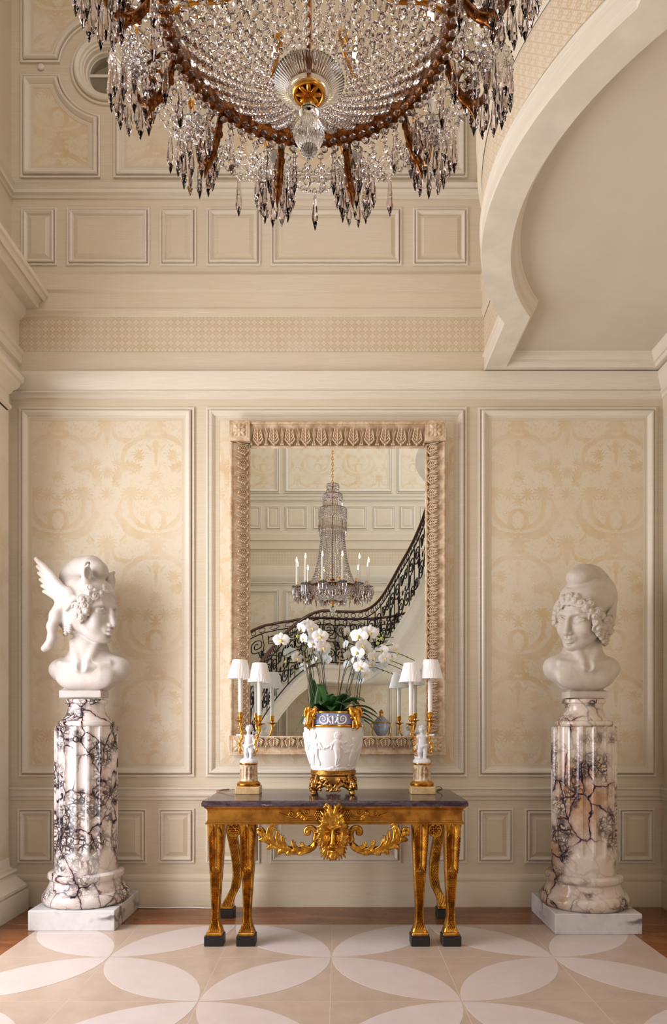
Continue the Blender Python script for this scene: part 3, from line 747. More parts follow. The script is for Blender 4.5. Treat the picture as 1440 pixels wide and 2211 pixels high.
# ---- left wall: tall opening between marble pilasters, entablature above
OY0, OY1, OZ = 1.55, 4.46, 3.62
mb = MB()
for y0, y1, z0, z1 in ((YF, OY0, 0, ZTOP), (OY1, YW+.02, 0, ZTOP), (OY0, OY1, OZ, ZTOP)):
    mb.box(XL-.35, XL, y0, y1, z0, z1)
wall_left = struct(mb.build('wall_left', M_paint))
fd = struct(bpy.data.objects.new('door_1', None)); COL.objects.link(fd)
for y0, y1 in ((OY0, OY0+.08), (OY1-.08, OY1), (2.96, 3.05), (2.22, 2.245), (3.74, 3.765)): MB().box(XL-.33, XL-.28, y0, y1, 0, OZ).build('stile', M_mould, fd)
for z0, z1 in ((0,.22),(OZ-.09,OZ),(.98,1.005),(1.80,1.825),(2.62,2.70)): MB().box(XL-.33, XL-.28, OY0, OY1, z0, z1).build('rail', M_mould, fd)
dr2 = struct(bpy.data.objects.new('added_door_2', None)); COL.objects.link(dr2)  # made-up door casing, added to frame the fill light under the stair
for y0, y1, z0, z1 in ((-1.42,-1.30,0,2.62),(.20,.32,0,2.62),(-1.42,.32,2.50,2.62)): MB().box(XR-.04, XR, y0, y1, z0, z1).build('casing', M_mould, dr2)
# pilaster beside the opening, seen at the left edge of the frame
PX = -2.385; PY = 5.10
pil = struct(bpy.data.objects.new('trim_7', None)); COL.objects.link(pil)
MB().bbox(XL-.02, PX, 4.46, PY, .285, 3.63, .006).build('shaft', M_marbcol, pil)
MB().sweep([(PX, 4.40), (PX, PY), (XL, PY)], [(0,.40),(.006,.33),(.022,.315),(.036,.31),(.042,.295),(.026,.28),(.030,.27),(.075,.205),(.090,.185),(.090,.165),(.078,.155),(.10,.15),(.10,0)]).build('base', M_mould, pil, 30)
MB().sweep([(PX, YF), (PX, PY), (XL, PY)], [(0,wz(905)),(.014,wz(900)),(.014,wz(894)),(0,wz(890)),(0,wz(872)),(.014,wz(868)),(.02,wz(862)),(.04,wz(856)),(.052,wz(850)),(.058,wz(842)),(.075,wz(838)),(.075,wz(826)),(0,wz(822))]).build('capital', M_mould, pil, 30)
entl = struct(bpy.data.objects.new('trim_8', None)); COL.objects.link(entl)
zc = wz
MB().sweep([(PX, YF), (PX, YW)], [(0,zc(815)),(.0,zc(790)),(.022,zc(786)),(.022,zc(768)),(.036,zc(764)),(.036,zc(758)),(0,zc(756)),(0,zc(690)),(.02,zc(686)),(.05,zc(678)),(.06,zc(672)),(.065,zc(668)),(.150,zc(668)),(.150,zc(655)),(.165,zc(653)),(.172,zc(649)),(.190,zc(652)),(.202,zc(646)),(.206,zc(643)),(.222,zc(642)),(.226,zc(634)),(0,zc(626))]).build('entablature', M_mould, entl, 30)
for z_ in (0,):
    pass
MB().sweep([(XL, YF), (XL, YW)], [(0,wz(427)),(.012,wz(426)),(.016,wz(421)),(.036,wz(419)),(.040,wz(413)),(.024,wz(411)),(.034,wz(405)),(.05,wz(401)),(0,wz(400))]).build('rail_moulding', M_mould, entl, 30)
# ---- the wall behind the camera (seen in the mirror), same panelling
wall_front = struct(MB().add([(XL-.05,YF,-.02),(3.6,YF,-.02),(3.6,YF,ZTOP),(XL-.05,YF,ZTOP)], [(0,1,2,3)]).build('wall_front', M_paint))
for x0, x1 in ((-2.35,-1.05),(-.97,.97),(1.05,2.35)):
    rect_panel(wall_front, x0, x1, wz(1677), wz(879), YF, 'big', flip=True)
    rect_panel(wall_front, x0, x1, wz(382), wz(-90), YF, 'big', flip=True)
for x0, x1 in ((-2.32,-2.05),(-1.97,-1.37),(-1.29,-1.03),(-.95,-.55),(-.46,.52),(.62,1.02),(1.10,1.37),(1.45,2.05)): rect_panel(wall_front, x0, x1, wz(571), wz(447), YF, 'small', flip=True)
for i, pr in enumerate((PB, PCR, ent('cornice'), ent('lower_fascia'), ent('upper_fascia'), [(0,wz(427)),(.012,wz(426)),(.016,wz(421)),(.036,wz(419)),(.040,wz(413)),(.024,wz(411)),(.034,wz(405)),(.05,wz(401)),(0,wz(400))])):
    struct(MB().sweep([(3.6, YF), (XL, YF)], pr).build('trim_%d' % (9+i) if i else 'baseboard_front', M_mould if i in (1,2,5) else M_paint, None, 30))
sweep_uv([(3.6, YF+.006), (XL, YF+.006)], wz(757), wz(683), 0, 'stencilled_frieze', M_stencil, wall_front)
# ================================================================== marble pedestals
def pedestal(name, label, X, Yf, w, mat, shaft_r, group):
    """square plinth, attic base, fluted shaft, waisted socle; measured from the plinth's front edge"""
    Yc = Yf+w/2; root = thing(name, label, 'pedestal', (X, Yc, 0), 0, group)
    MB().bbox(-w/2, w/2, -w/2, w/2, 0, .134, .004).build('plinth', M_plinth, root)
    r = shaft_r
    MB().lathe([(r*1.28,.134),(r*1.34,.142),(r*1.40,.165),(r*1.38,.195),(r*1.31,.215),(r*1.25,.222),(r*1.235,.235),(r*1.17,.262),(r*1.13,.285),(r*1.125,.295),(r*1.17,.300),(r*1.21,.315),(r*1.20,.338),(r*1.14,.350),(r*1.02,.352)], 64).build('base', mat, root, 40)
    z0, z1 = .350, 1.352; NF = 16
    def fl(a, z):
        t = (a*NF/(2*PI)) % 1.0; d = abs(t-.5)*2            # 1 at arris
        k = max(0, 1-(d/.80)**2)**.5 if d < .80 else 0
        e = min(1, max(0, (z-(z0+.12))/.035)); e = e*e*(3-2*e); return 1-.075*k*e
    zs = [z0, z0+.10]+[z0+.115+i*.008 for i in range(9)]+[z0+.25, .8, 1.1, z1-.012, z1-.004]
    MB().lathe([(r, z) for z in zs]+[(r*.985, z1)], NF*12, flute=lambda a, z: fl(a, z) if z < z1 else 1.0).build('fluted_shaft', mat, root, 50)
    MB().lathe([(r*.86,1.352),(r*.895,1.360),(r*.90,1.372),(r*.88,1.386),(r*.80,1.392),(r*.785,1.402),(r*.66,1.425),(r*.60,1.455),(r*.575,1.485),(r*.60,1.500),(r*.605,1.506),(r*.66,1.510),(r*.675,1.522),(r*.655,1.536),(r*.58,1.541)], 48).build('waisted_socle', mat, root, 40)
    return root
SL, SR = 1520/4.94, 1520/4.86
pedestal('fluted_pedestal', 'white fluted marble pedestal with dark violet veins under the winged bust', at(187,0,4.94).x, 4.94-.287, .573, M_brecL, .211, 'fluted marble pedestals')
pedestal('fluted_pedestal', 'amber-stained fluted marble pedestal under the bust in a soft folded cap', at(1260,0,4.86).x, 4.86-.283, .566, M_brecR, .214, 'fluted marble pedestals')
# ================================================================== marble busts (modelled in photograph pixels, then scaled)
def rotz(a): c, s_ = math.cos(a), math.sin(a); return np.array([[c,-s_,0],[s_,c,0],[0,0,1.0]])
def rotx(a): c, s_ = math.cos(a), math.sin(a); return np.array([[1.0,0,0],[0,c,-s_],[0,s_,c]])
def roty(a): c, s_ = math.cos(a), math.sin(a); return np.array([[c,0,s_],[0,1.0,0],[-s_,0,c]])
class Head:
    """head frame: u forward, s to the head's own left-right axis, z up; origin at eye level"""
    def __init__(h, S, c, yaw, roll=0.0, pitch=0.0):
        # forward is -Y turned by yaw towards +X
        h.S = S; h.c = np.array(c, float)
        B = np.array([[0,1.0,0],[-1.0,0,0],[0,0,1.0]])          # u->-Y, s->+X
        h.R = rotz(yaw) @ rotx(pitch) @ roty(roll) @ B
    def p(h, u, s_, z): return h.c+h.R @ np.array([u, s_, z], float)
    def ell(h, c, r, k=6, op='add', R=None): h.S.ell(h.p(*c), r, k, R=(h.R if R is None else h.R @ R), op=op)
    def cap(h, a, b, ra, rb=None, k=5, op='add'): h.S.cap(h.p(*a), h.p(*b), ra, rb, k, op)
    def chain(h, P, r, k=4, op='add'): h.S.chain([h.p(*q) for q in P], r, k, op)
    def torus(h, c, n, R0, r, k=2): h.S.torus(h.p(*c), h.R @ np.array(n, float), R0, r, k)
    def face(h):
        E = h.ell; C = h.cap
        E((-8,0,16), (60,49,53), 0); E((24,0,20), (29,38,30), 14); E((20,0,-22), (37,36,46), 14)
        for s_ in (-1, 1):
            C((-4,38*s_,-22), (36,12*s_,-57), 12, 10, 12); E((38,24*s_,-22), (13,13,16), 10)
        E((43,0,-57), (12,15,11), 8)
        C((53,0,10), (65,0,-27), 5.2, 6.2, 6); E((64,0,-29), (6.5,6,5.5), 4); E((50,0,-38), (9,14,12), 8)
        for s_ in (-1, 1):
            E((59,7*s_,-30.5), (5.5,4.2,4), 3)
            C((53,7*s_,9), (49,20*s_,11), 4, 4, 6); C((49,20*s_,11), (38,36*s_,5), 4, 3.5, 6)
            E((57,20*s_,-2), (10,13,7.5), 7, op='sub')
            E((43.8,20*s_,-3), (8.8,11.5,8), 2)
            C((51.5,11*s_,-3.5), (52.6,20*s_,1.6), 1.3, 1.6, 2.5); C((52.6,20*s_,1.6), (47,31*s_,-3), 1.6, 1.2, 2.5)
            C((51,12*s_,-5), (50.8,20*s_,-8), 1.0, 1.2, 2.5); C((50.8,20*s_,-8), (46.5,30*s_,-4.5), 1.2, 1.0, 2.5)
        h.chain([(51,-12,-43.5),(57.5,-5,-40.8),(58.2,0,-41.8),(57.5,5,-40.8),(51,12,-43.5)], [1.8,3.4,3.2,3.4,1.8], 2.5)
        h.chain([(51.5,-10,-46.5),(56,-4,-49.4),(56.6,0,-49.7),(56,4,-49.4),(51.5,10,-46.5)], [1.8,3.7,4,3.7,1.8], 2.5)
        h.chain([(55,-13,-44.8),(61.5,0,-45.3),(55,13,-44.8)], [1.0,1.5,1.0], 1.2, op='sub')
        E((55,0,-55), (4.5,9,2.4), 4, op='sub'); E((60.5,0,-36.5), (3,2,3), 2, op='sub')
    def curl(h, c, r, n=None):
        c = np.array(c, float); c = np.array([-8, 0, 10])+(c-np.array([-8, 0, 10]))*1.07; n = c-np.array([-8, 0, 10]) if n is None else np.array(n, float); n = n/np.linalg.norm(n)
        h.ell(c-n*r*.45, (r*.95,)*3, 2.0)
        e1 = np.cross(n, [.31, .17, .93]); e1 /= np.linalg.norm(e1); e2 = np.cross(n, e1)
        h.k = getattr(h, 'k', 0)+1; ph = h.k*2.4; hand = 1 if h.k % 2 else -1; st = 1+.35*math.sin(h.k*1.7)
        for w in (0, 1):
            P = []
            for i in range(11):
                q = i/10; rr_ = r*(1.05-.85*q)*(1 if w == 0 else .62); an = ph+hand*q*2*PI*1.15+w*PI*.9
                P.append(c+e1*rr_*math.cos(an)*st+e2*rr_*math.sin(an)+n*r*(-.05+.55*q))
            h.chain(P, list(np.linspace(r*.27, r*.20, 11)), .5)
    def ringlet(h, a, b, r, turns=3):
        a = np.array(a, float); b = np.array(b, float); d = b-a; L = np.linalg.norm(d); d /= L
        h.cap(a, b, r*.8, r*.62, 2)
        for i in range(turns*2):
            t = (i+.5)/(turns*2); h.torus(a+d*L*t, d+np.array([.35, .2, 0]), r*(.82-.2*t), r*.26, .8)
def torso(S, cx, zs, neck_top, nb, sl, sr, dep=44):
    """nude chest cut to a rounded bust; zs = pixel height of the collar pit"""
    S.ell((cx,4,zs-2), (sl[2],dep-6,39), 0)
    S.ell((sl[0],2,sl[1]), (26,22,19), 14); S.ell((sr[0],2,sr[1]), (26,22,19), 14)
    S.cap((sl[0]+22,8,sl[1]+8), (cx-10,10,zs+30), 16, 26, 16); S.cap((sr[0]-22,8,sr[1]+8), (cx+10,10,zs+30), 16, 26, 16)
    S.ell((cx,6,zs-30), (46,32,26), 14)
    S.cap(neck_top, nb, 33, 38, 12); S.cap((nb[0],nb[1]+2,nb[2]), (cx,8,zs+8), 38, 46, 16)
    for sd in (-1, 1):
        S.cap((nb[0]+sd*27,-14,nb[2]+24), (cx+sd*7,-40,zs+2), 7.5, 6.5, 9)                 # neck tendons
        S.cap((cx+sd*7,-40,zs+1), (cx+sd*52,-24,zs+12), 5.5, 5, 9)                         # collar bones
        S.ell((cx+sd*28,-24,zs-20), (32,12,22), 16)
    S.ell((cx,-47,zs+4), (7,6,8), 8, op='sub'); pass
def finish_bust(S, name, label, mat, px0, Y, scale, zbase, socle, loose=()):
    root = thing(name, label, 'bust', ((px0-CX)/scale, Y, zbase), 0, 'marble busts')
    obj('carved_bust', S.mesh('carved_bust', 1/scale), mat, root)
    x0, x1, d0, d1, zt = [q/scale for q in socle]
    mb = MB(); prof = [(0,0),(0,.62),(-.006*scale/scale,.66),(-.022,.80),(-.024,.92),(-.010,1.0)]
    rows = [[(x0-o,d0-o,zt*t),(x1+o,d0-o,zt*t),(x1+o,d1+o,zt*t),(x0-o,d1+o,zt*t)] for o, t in prof]
    for a, b in zip(rows[:-1], rows[1:]):
        for i in range(4): mb.add([a[i], a[(i+1) % 4], b[(i+1) % 4], b[i]], [(0,1,2,3)])
    mb.add(rows[0], [(0,3,2,1)]).add(rows[-1], [(0,1,2,3)]); mb.build('socle_block', mat, root, 30)
    return root
# ---- bust in the winged cap (turned to the right)
H0 = 1.5
zl = lambda py: 1507.0-py
def bust_left():
    S = SDF((-105,-75,0), (110,85,315), 1.2)
    X = lambda px: px-187.0
    torso(S, 5, zl(1446), (4,10,zl(1372)), (2,8,zl(1412)), (-52,zl(1444),84), (66,zl(1438)))
    # trim the lower outline to a rounded shield
    T = S; S = SDF((-105,-75,0), (110,85,315), 1.2)
    h = Head(S, (X(196),-6,zl(1321)), math.radians(68), 0.0, math.radians(2))
    h.face()
    # soft cap: skull shell, crest rolling forward, neck flap
    h.ell((-15,0,20), (64,56,60), 6); h.ell((-20,0,-12), (54,55,42), 12)
    h.chain([(-30,0,52),(-40,0,72),(-22,0,88),(2,0,92),(20,0,87)], [42,32,28,25,20], 10)
    h.ell((24,0,84), (15,20,17), 4); h.chain([(4,-30,70),(12,-22,96),(14,0,112)], [3.2,3.2,2.0], 4, op='sub')
    h.ell((16,0,46), (30,40,22), 10)
    # clear the face again in front of the cap edge
    h.ell((62,0,-34), (16,50,24), 4, op='sub') if False else None
    # animal ears of the cap
    for s_ in (-1, 1):
        h.cap((18,34*s_,54), (28,40*s_,90), 13, 3.0, 6); h.ell((22,37*s_,72), (9,13,18), 3)
        h.ell((31,41*s_,74), (7,7,13), 3, op='sub')
    # brim edge and cheek flap line
    h.chain([(44,-6,38),(36,-34,34),(10,-52,20),(-10,-58,-4)], [3.5,4,4,4], 4); h.chain([(44,6,38),(36,34,34),(10,52,20)], [3.5,4,4], 4)
    # wings (spread back from the temples)
    def wing(sd):
        for i in range(6):
            t = i/5.0
            a = (-22-4*t,(54+3*t)*sd,10+30*t); L = 58+26*t
            b = (a[0]-L*(.80-.04*t), a[1]+8*sd, a[2]+L*(.42+.32*t))
            pts = [np.array(a)+(np.array(b)-np.array(a))*q+np.array([0,0,5*math.sin(PI*q)]) for q in (0,.35,.7,1)]
            h.chain(pts, [9,8.5,7.0,3.5], 1.2)
        h.chain([(-8,54*sd,26),(-42,60*sd,56),(-88,66*sd,104)], [9,8,3.5], 3)
        h.ell((-16,55*sd,22), (22,8,22), 8)
    wing(-1); wing(1)
    # long flap falling behind the ear
    S.chain([(X(150),-38,zl(1312)),(X(139),-44,zl(1335)),(X(130),-44,zl(1358)),(X(129),-42,zl(1382)),(X(121),-40,zl(1398)),(X(112),-38,zl(1404))], [15,13,10,8.5,8,7.5], 6)
    # hair: curls over brow and temple
    rr = random.Random(3)
    for q in [(46,-8,36),(47,6,38),(44,-20,32),(42,20,34),(38,-32,25),(34,32,28),(31,-41,16),(26,-46,5),(24,-42,-6),(20,-49,-8),(26,44,12),(20,47,-2),(36,-28,36),(32,-40,28),(24,-50,16),(16,-53,2),(14,-52,-14),(40,-8,46),(38,10,46),(30,-34,40),(22,-48,-18),(30,-44,-6)]:
        h.curl(q, 8.2+rr.random()*2.4)
    for a, b in (((36,-34,20),(34,-42,2)),((46,-14,34),(47,-22,22)),((28,-46,-2),(27,-45,-22)),((18,-50,-8),(18,-47,-30)),((-18,-46,-32),(-26,-40,-52)),((-30,-40,-34),(-36,-30,-54)),((-8,-46,-30),(-14,-43,-48))): h.ringlet(a, b, 6.5, 2)
    S._apply(tuple(slice(None) for _ in range(3)), T.F, 4.0, 'add')
    return finish_bust(S, 'marble_bust', 'white marble bust in a winged cap facing right on the left pedestal', M_bustL, 187, 4.94, SL, wz(1507, 4.94), (-50,38,-24,30,24))
bl = bust_left()
# ---- bust in the plain soft cap (turned to the left)
def bust_right():
    zr = lambda py: 1511.0-py; X = lambda px: px-1260.0
    S = SDF((-100,-75,0), (95,85,300), 1.2)
    torso(S, -4, zr(1448), (6,12,zr(1380)), (0,8,zr(1416)), (-58,zr(1440),80), (50,zr(1444)))
    T = S; S = SDF((-100,-75,0), (95,85,300), 1.2)
    h = Head(S, (X(1257),-6,zr(1337)), math.radians(-51), math.radians(5), math.radians(8))
    h.face()
    h.ell((-22,0,38), (62,57,56), 6); h.ell((-32,0,2), (46,52,44), 10); h.ell((12,0,48), (34,42,24), 10)
    h.chain([(-30,0,54),(-16,0,74),(6,0,86),(22,0,83)], [47,37,25,18], 8)
    h.ell((18,0,85), (22,27,19), 5)
    h.chain([(34,-16,66),(42,2,66),(34,22,68),(10,40,72),(-14,46,78)], [1.2,2.2,2.4,2.2,1.2], 3, op='sub')
    sm = [np.array(q) for q in spline([(-12,8,109),(-24,27,98),(-34,46,68),(-32,55,42),(-20,56.5,20),(-2,55,4)], 5)]; h.chain(sm, 3.0, 1.5)     # seam over the side of the cap
    rr = random.Random(5)
    for q in [(48,-22,30),(50,-10,34),(50,2,36),(49,12,34),(46,24,30),(42,33,23),(37,40,14),(32,45,4),(42,-32,22),(38,-38,12),(34,-42,2),(46,-16,42),(46,0,45),(44,14,42),(36,38,28),(26,48,12),(18,52,2),(26,47,-8),(8,54,-6),(-6,54,-8),(-2,53,-22),(12,51,-20),(22,47,-20),(30,-46,-8),(-18,52,-14),(-16,50,-30),(30,-44,14)]:
        h.curl(q, 8.6+rr.random()*2.4)
    for a, b in (((30,46,2),(27,46,-20)),((22,49,-8),(20,47,-36)),((12,51,-14),(10,48,-44)),((0,51,-22),(-4,46,-52)),((-14,48,-28),(-18,42,-58)),((34,-42,4),(30,-42,-18)),((-26,42,-30),(-30,34,-60))): h.ringlet(a, b, 7.5, 3)
    S._apply(tuple(slice(None) for _ in range(3)), T.F, 4.0, 'add')
    return finish_bust(S, 'marble_bust', 'grey marble bust in a plain folded cap facing left on the right pedestal', M_bustR, 1260, 4.86, SR, wz(1511, 4.86)+.010, (-38,44,-24,30,22))
br = bust_right()
# ================================================================== giltwood console table
TYF, TYB, TZ = 4.33, 5.09, 0.898            # front and back edge of the slab, its height
TX = at(723, 0, TYF).x; TW = 577/FPX*TYF/2
table = thing('console_table', 'gilded console table with leafy mask and dark marble slab below the mirror', 'table', (TX, (TYF+TYB)/2, 0))
D2 = (TYB-TYF)/2
slab = MB().sweep([(-TW,-D2),(-TW,D2),(TW,D2),(TW,-D2)][::-1], [(-.02,TZ-.036),(-.004,TZ-.036),(0,TZ-.030),(0,TZ-.014),(-.004,TZ-.010),(-.003,TZ-.004),(-.010,TZ),(-.02,TZ)], closed=True)
slab.add([(-TW+.02,-D2+.02,TZ),(TW-.02,-D2+.02,TZ),(TW-.02,D2-.02,TZ),(-TW+.02,D2-.02,TZ)], [(0,1,2,3)]).add([(-TW+.02,-D2+.02,TZ-.036),(TW-.02,-D2+.02,TZ-.036),(TW-.02,D2-.02,TZ-.036),(-TW+.02,D2-.02,TZ-.036)], [(3,2,1,0)])
slab.build('marble_slab', M_tabletop, table, 30)
AZ1 = TZ-.036; AZ0 = AZ1-.112; aw, ad = TW-.022, D2-.022
ap = MB().sweep([(-aw,-ad),(-aw,ad),(aw,ad),(aw,-ad)][::-1], [(-.03,AZ0),(.002,AZ0),(.002,AZ0+.008),(-.004,AZ0+.012),(-.006,AZ0+.020),(-.010,AZ0+.024),(-.010,AZ1-.030),(-.004,AZ1-.018),(.006,AZ1-.010),(.010,AZ1-.004),(.010,AZ1),(-.03,AZ1)], closed=True)
ap.build('apron', M_giltflat, table, 30)
yA = -ad+.010                                # face of the apron (local)
SCL = TYF/FPX                                # metres per photograph pixel on the table front
lx = lambda px: (px-723)*SCL
lz = lambda py, Y=4.35: EYE+(CY-py)/FPX*Y
# ---- legs: broad acanthus knee, scaled taper, flared foot, black block
def leg(px, yc, back=0, foot_px=0):
    x0 = lx(px) if not back else (px-CX)/FPX*(yc+(TYF+TYB)/2)-TX
    zt, zb = AZ0, .062; m = MB(); n = 40; rows = []
    dx_foot = foot_px*SCL
    for j in range(n+1):
        t = j/n; z = zt+(zb-zt)*t
        if back:
            cx = x0+back*float(np.interp(t, [0,.2,.4,.55,.68,.8,.92,1], [-.012,.004,.030,.046,.050,.036,-.006,-.022]))
            hw = .036-.006*t+.012*max(0, t-.88)/.12
        else:
            cx = x0+dx_foot*t; hw = .054-.030*min(1, t/.78)**1.0+.026*max(0, (t-.84)/.16)**1.6
        hd = (.050-.018*min(1, t/.8)+.014*max(0, (t-.84)/.16)**1.5)
        yy = yc+(.012*math.sin(t*PI*1.1) if not back else .03*math.sin(t*PI))
        c = .22
        rows.append([(cx-hw,yy-hd*(1-c),z),(cx-hw*(1-c),yy-hd,z),(cx+hw*(1-c),yy-hd,z),(cx+hw,yy-hd*(1-c),z),(cx+hw,yy+hd,z),(cx-hw,yy+hd,z)])
    k = 6
    m.add([p for r in rows for p in r], [(j*k+i, j*k+(i+1) % k, (j+1)*k+(i+1) % k, (j+1)*k+i) for j in range(n) for i in range(k)]+[tuple(range(k))[::-1], tuple(n*k+i for i in range(k))])
    lg = m.build('leg', M_gilt, table, 40)
    cxb = sum(p[0] for p in rows[-1])/6; yb = sum(p[1] for p in rows[-1])/6
    MB().bbox(cxb-.058, cxb+.058, yb-.060, yb+.052, 0, .062, .003).build('ebonised_foot', M_ebony, lg)
    MB().bbox(cxb-.050, cxb+.050, yb-.052, yb+.045, .062, .080, .004).build('foot_pad', M_gilt, lg, 30)
    # carved face: leaves on the knee, overlapping scales below
    def face_at(t):
        f = t*n; j = min(n-1, int(f)); q = f-j; a, b = rows[j], rows[j+1]
        c0 = [a[1][i]+(b[1][i]-a[1][i])*q for i in range(3)]; c1 = [a[2][i]+(b[2][i]-a[2][i])*q for i in range(3)]
        return (c0[0]+c1[0])/2, c0[1], c0[2], (c1[0]-c0[0])/2
    if not back:
        lf = MB()
        for sd in (-1, 1):
            for i in range(13):
                t0 = .0+i*.026
                cx, y, z, hw = face_at(t0); cx2, y2, z2, hw2 = face_at(t0+.135)
                P = []
                for u in range(6):
                    q = u/5; w = .0095*math.sin(PI*min(1, .12+q*.88))+.001
                    xx = cx+sd*(hw*(.16+.92*q**1.15)); zz = z+(z2-z)*(.05+q*.95); yy = y-.004-.013*math.sin(q*PI*.8)
                    P.append([(xx-w*.8, yy+.003, zz-w*.7), (xx, yy-.004, zz), (xx+w*.8, yy+.003, zz+w*.7)])
                lf.grid(P)
            cx, y, z, hw = face_at(.40); lf.sphere((cx+sd*.010, y-.004, z), (.012,.010,.014), 10, 6)
        pts = [face_at(t) for t in np.linspace(0, .42, 12)]
        lf.tube([(p[0], p[1]-.003, p[2]) for p in pts], [.009]*8+[.007,.006,.005,.004], 6)
        for sd in (-1, 1):
            lf.tube([(p[0]+sd*(p[3]*.42), p[1]-.002, p[2]) for p in pts[:10]], [.006]*6+[.005,.004,.003,.002], 5)
        lf.build('acanthus_leaves', M_gilt, lg, 60)
    sc = MB(); t = .43 if not back else .10; row = 0
    while t < (.95 if not back else .96):
        cx, y, z, hw = face_at(t); w = hw*.92; ns = 4 if not back else 3; r = w/ns
        for i in range(ns+(row % 2)):
            xx = cx-w+r*(2*i+1)-(r if row % 2 else 0)
            if abs(xx-cx) > w: continue
            P = []
            for u in range(4):
                th = u/3*PI/2; rr_ = r*1.02*math.cos(th*.96)
                P.append([(xx-rr_, y+.001, z-.017*math.sin(th)+.004), (xx, y-.0065+.002*math.cos(th), z-.019*math.sin(th)+.004), (xx+rr_, y+.001, z-.017*math.sin(th)+.004)])
            sc.grid(P)
        t += .0165; row += 1
    sc.build('scales', M_gilt, lg, 60)
    ed = MB()
    for sd in (0, 1):
        ed.tube([(r[1+sd][0], r[1+sd][1]-.001, r[1+sd][2]) for r in rows[(16 if not back else 0):]], .0042, 5)
    ed.build('edge_bead', M_gilt, lg, 60)
    return lg
for px, fp in ((463.5, -3), (533, -3), (910, -2), (980, -4)): leg(px, -ad+.055, 0, fp)
leg(497, ad-.05, 1); leg(952, ad-.05, -1)
# rosette bosses between the paired legs
for px in (500, 944):
    r = MB(); c = Vector((lx(px), -ad+.06, AZ0-.045))
    def ring(R0, r0): r.tube([c+Vector((R0*math.cos(a), 0, R0*math.sin(a))) for a in np.linspace(0, 2*PI, 25)[:-1]], r0, 6, closed=True, up=(0,1,0))
    vs = [(c.x+.040*math.cos(a), c.y-.004, c.z+.040*math.sin(a)) for a in np.linspace(0, 2*PI, 25)[:-1]]; r.add(vs+[(p[0], c.y+.04, p[2]) for p in vs], [tuple(range(24))]+[(i, (i+1) % 24, (i+1) % 24+24, i+24) for i in range(24)])
    ring(.040, .006)
    for q in range(8):
        a = q*PI/4; r.sphere(c+Vector((.020*math.cos(a), -.010, .020*math.sin(a))), (.014,.008,.008), 10, 6, rot=Matrix.Rotation(-a, 3, 'Y'))
    r.sphere(c+Vector((0,-.015,0)), .007, 10, 6); r.build('rosette', M_gilt, table, 50)
# ---- carved mask and leafy scrolls (photograph pixels on the table front, then scaled)
def carve_mask():
    S = SDF((-52,-34,-66), (52,16,72), 0.8)
    # y negative = towards the viewer; z measured from the bridge of the nose
    S.ell((0,4,-2), (19,14,40), 0); S.ell((0,-2,-30), (13,13,14), 6); S.ell((0,-3,24), (15,11,22), 8)
    S.cap((0,-14,10), (0,-22,-20), 3.2, 5.0, 4); S.ell((0,-20,-21), (7.5,6,4.5), 3)
    for s_ in (-1, 1):
        S.cap((3*s_,-15,11), (18*s_,-11,15), 3.2, 3.2, 3); S.ell((9.5*s_,-15,4), (6.5,6,4.5), 3, op='sub'); S.ell((9.5*s_,-9,4), (4.5,4,3.2), 1)
        S.ell((10*s_,-9,-11), (7,7,9), 5)
        S.chain([(1*s_,-18,-27),(8*s_,-16,-29),(15*s_,-11,-34)], [3,3,1.8], 2)
        # leaves of hair, beard and cheeks
        for a, L, w in ((100,38,6.5),(82,40,7),(64,36,7),(46,36,7),(28,34,7),(10,36,7),(-8,34,7),(-26,33,7),(-44,34,7),(-62,34,7),(-78,33,6)):
            an = math.radians(a if s_ > 0 else 180-a); d = np.array([math.cos(an), 0, math.sin(an)])
            b0 = d*11+np.array([0,-7,-2+0.22*L*math.sin(an)]); ln = L*(1.12 if abs(a) > 60 else .80)
            for j, (off, ls) in enumerate(((-.30,.78),(-.10,.95),(.10,1),(.30,.80))):
                dd = np.array([math.cos(an+off), 0, math.sin(an+off)])
                P = [b0, b0+dd*ln*.4+np.array([0,-7,0]), b0+dd*ln*.75*ls+np.array([0,-6-1.5*(j % 2),0]), b0+dd*ln*ls+np.array([0,-1,-3.0])]
                S.chain(P, [w*.30,w*.44,w*.42,w*.24], .5)
    S.ell((0,-17,-34.5), (8,4,2.2), 2, op='sub'); S.chain([(-6,-14,-38),(0,-17,-39),(6,-14,-38)], [2,3,2], 2); S.ell((0,-12,-50), (9,8,8), 4)
    for s_ in (-1, 1):
        S.chain([(3*s_,-14,40),(7*s_,-16,56),(14*s_,-14,62),(18*s_,-12,56),(14*s_,-12,51)], [5,4,3.2,2.6,2.2], 2)
    return S
msk = obj('leafy_mask', carve_mask().mesh('leafy_mask', SCL), M_gilt, table, (lx(719), -ad-.010, lz(1797)))
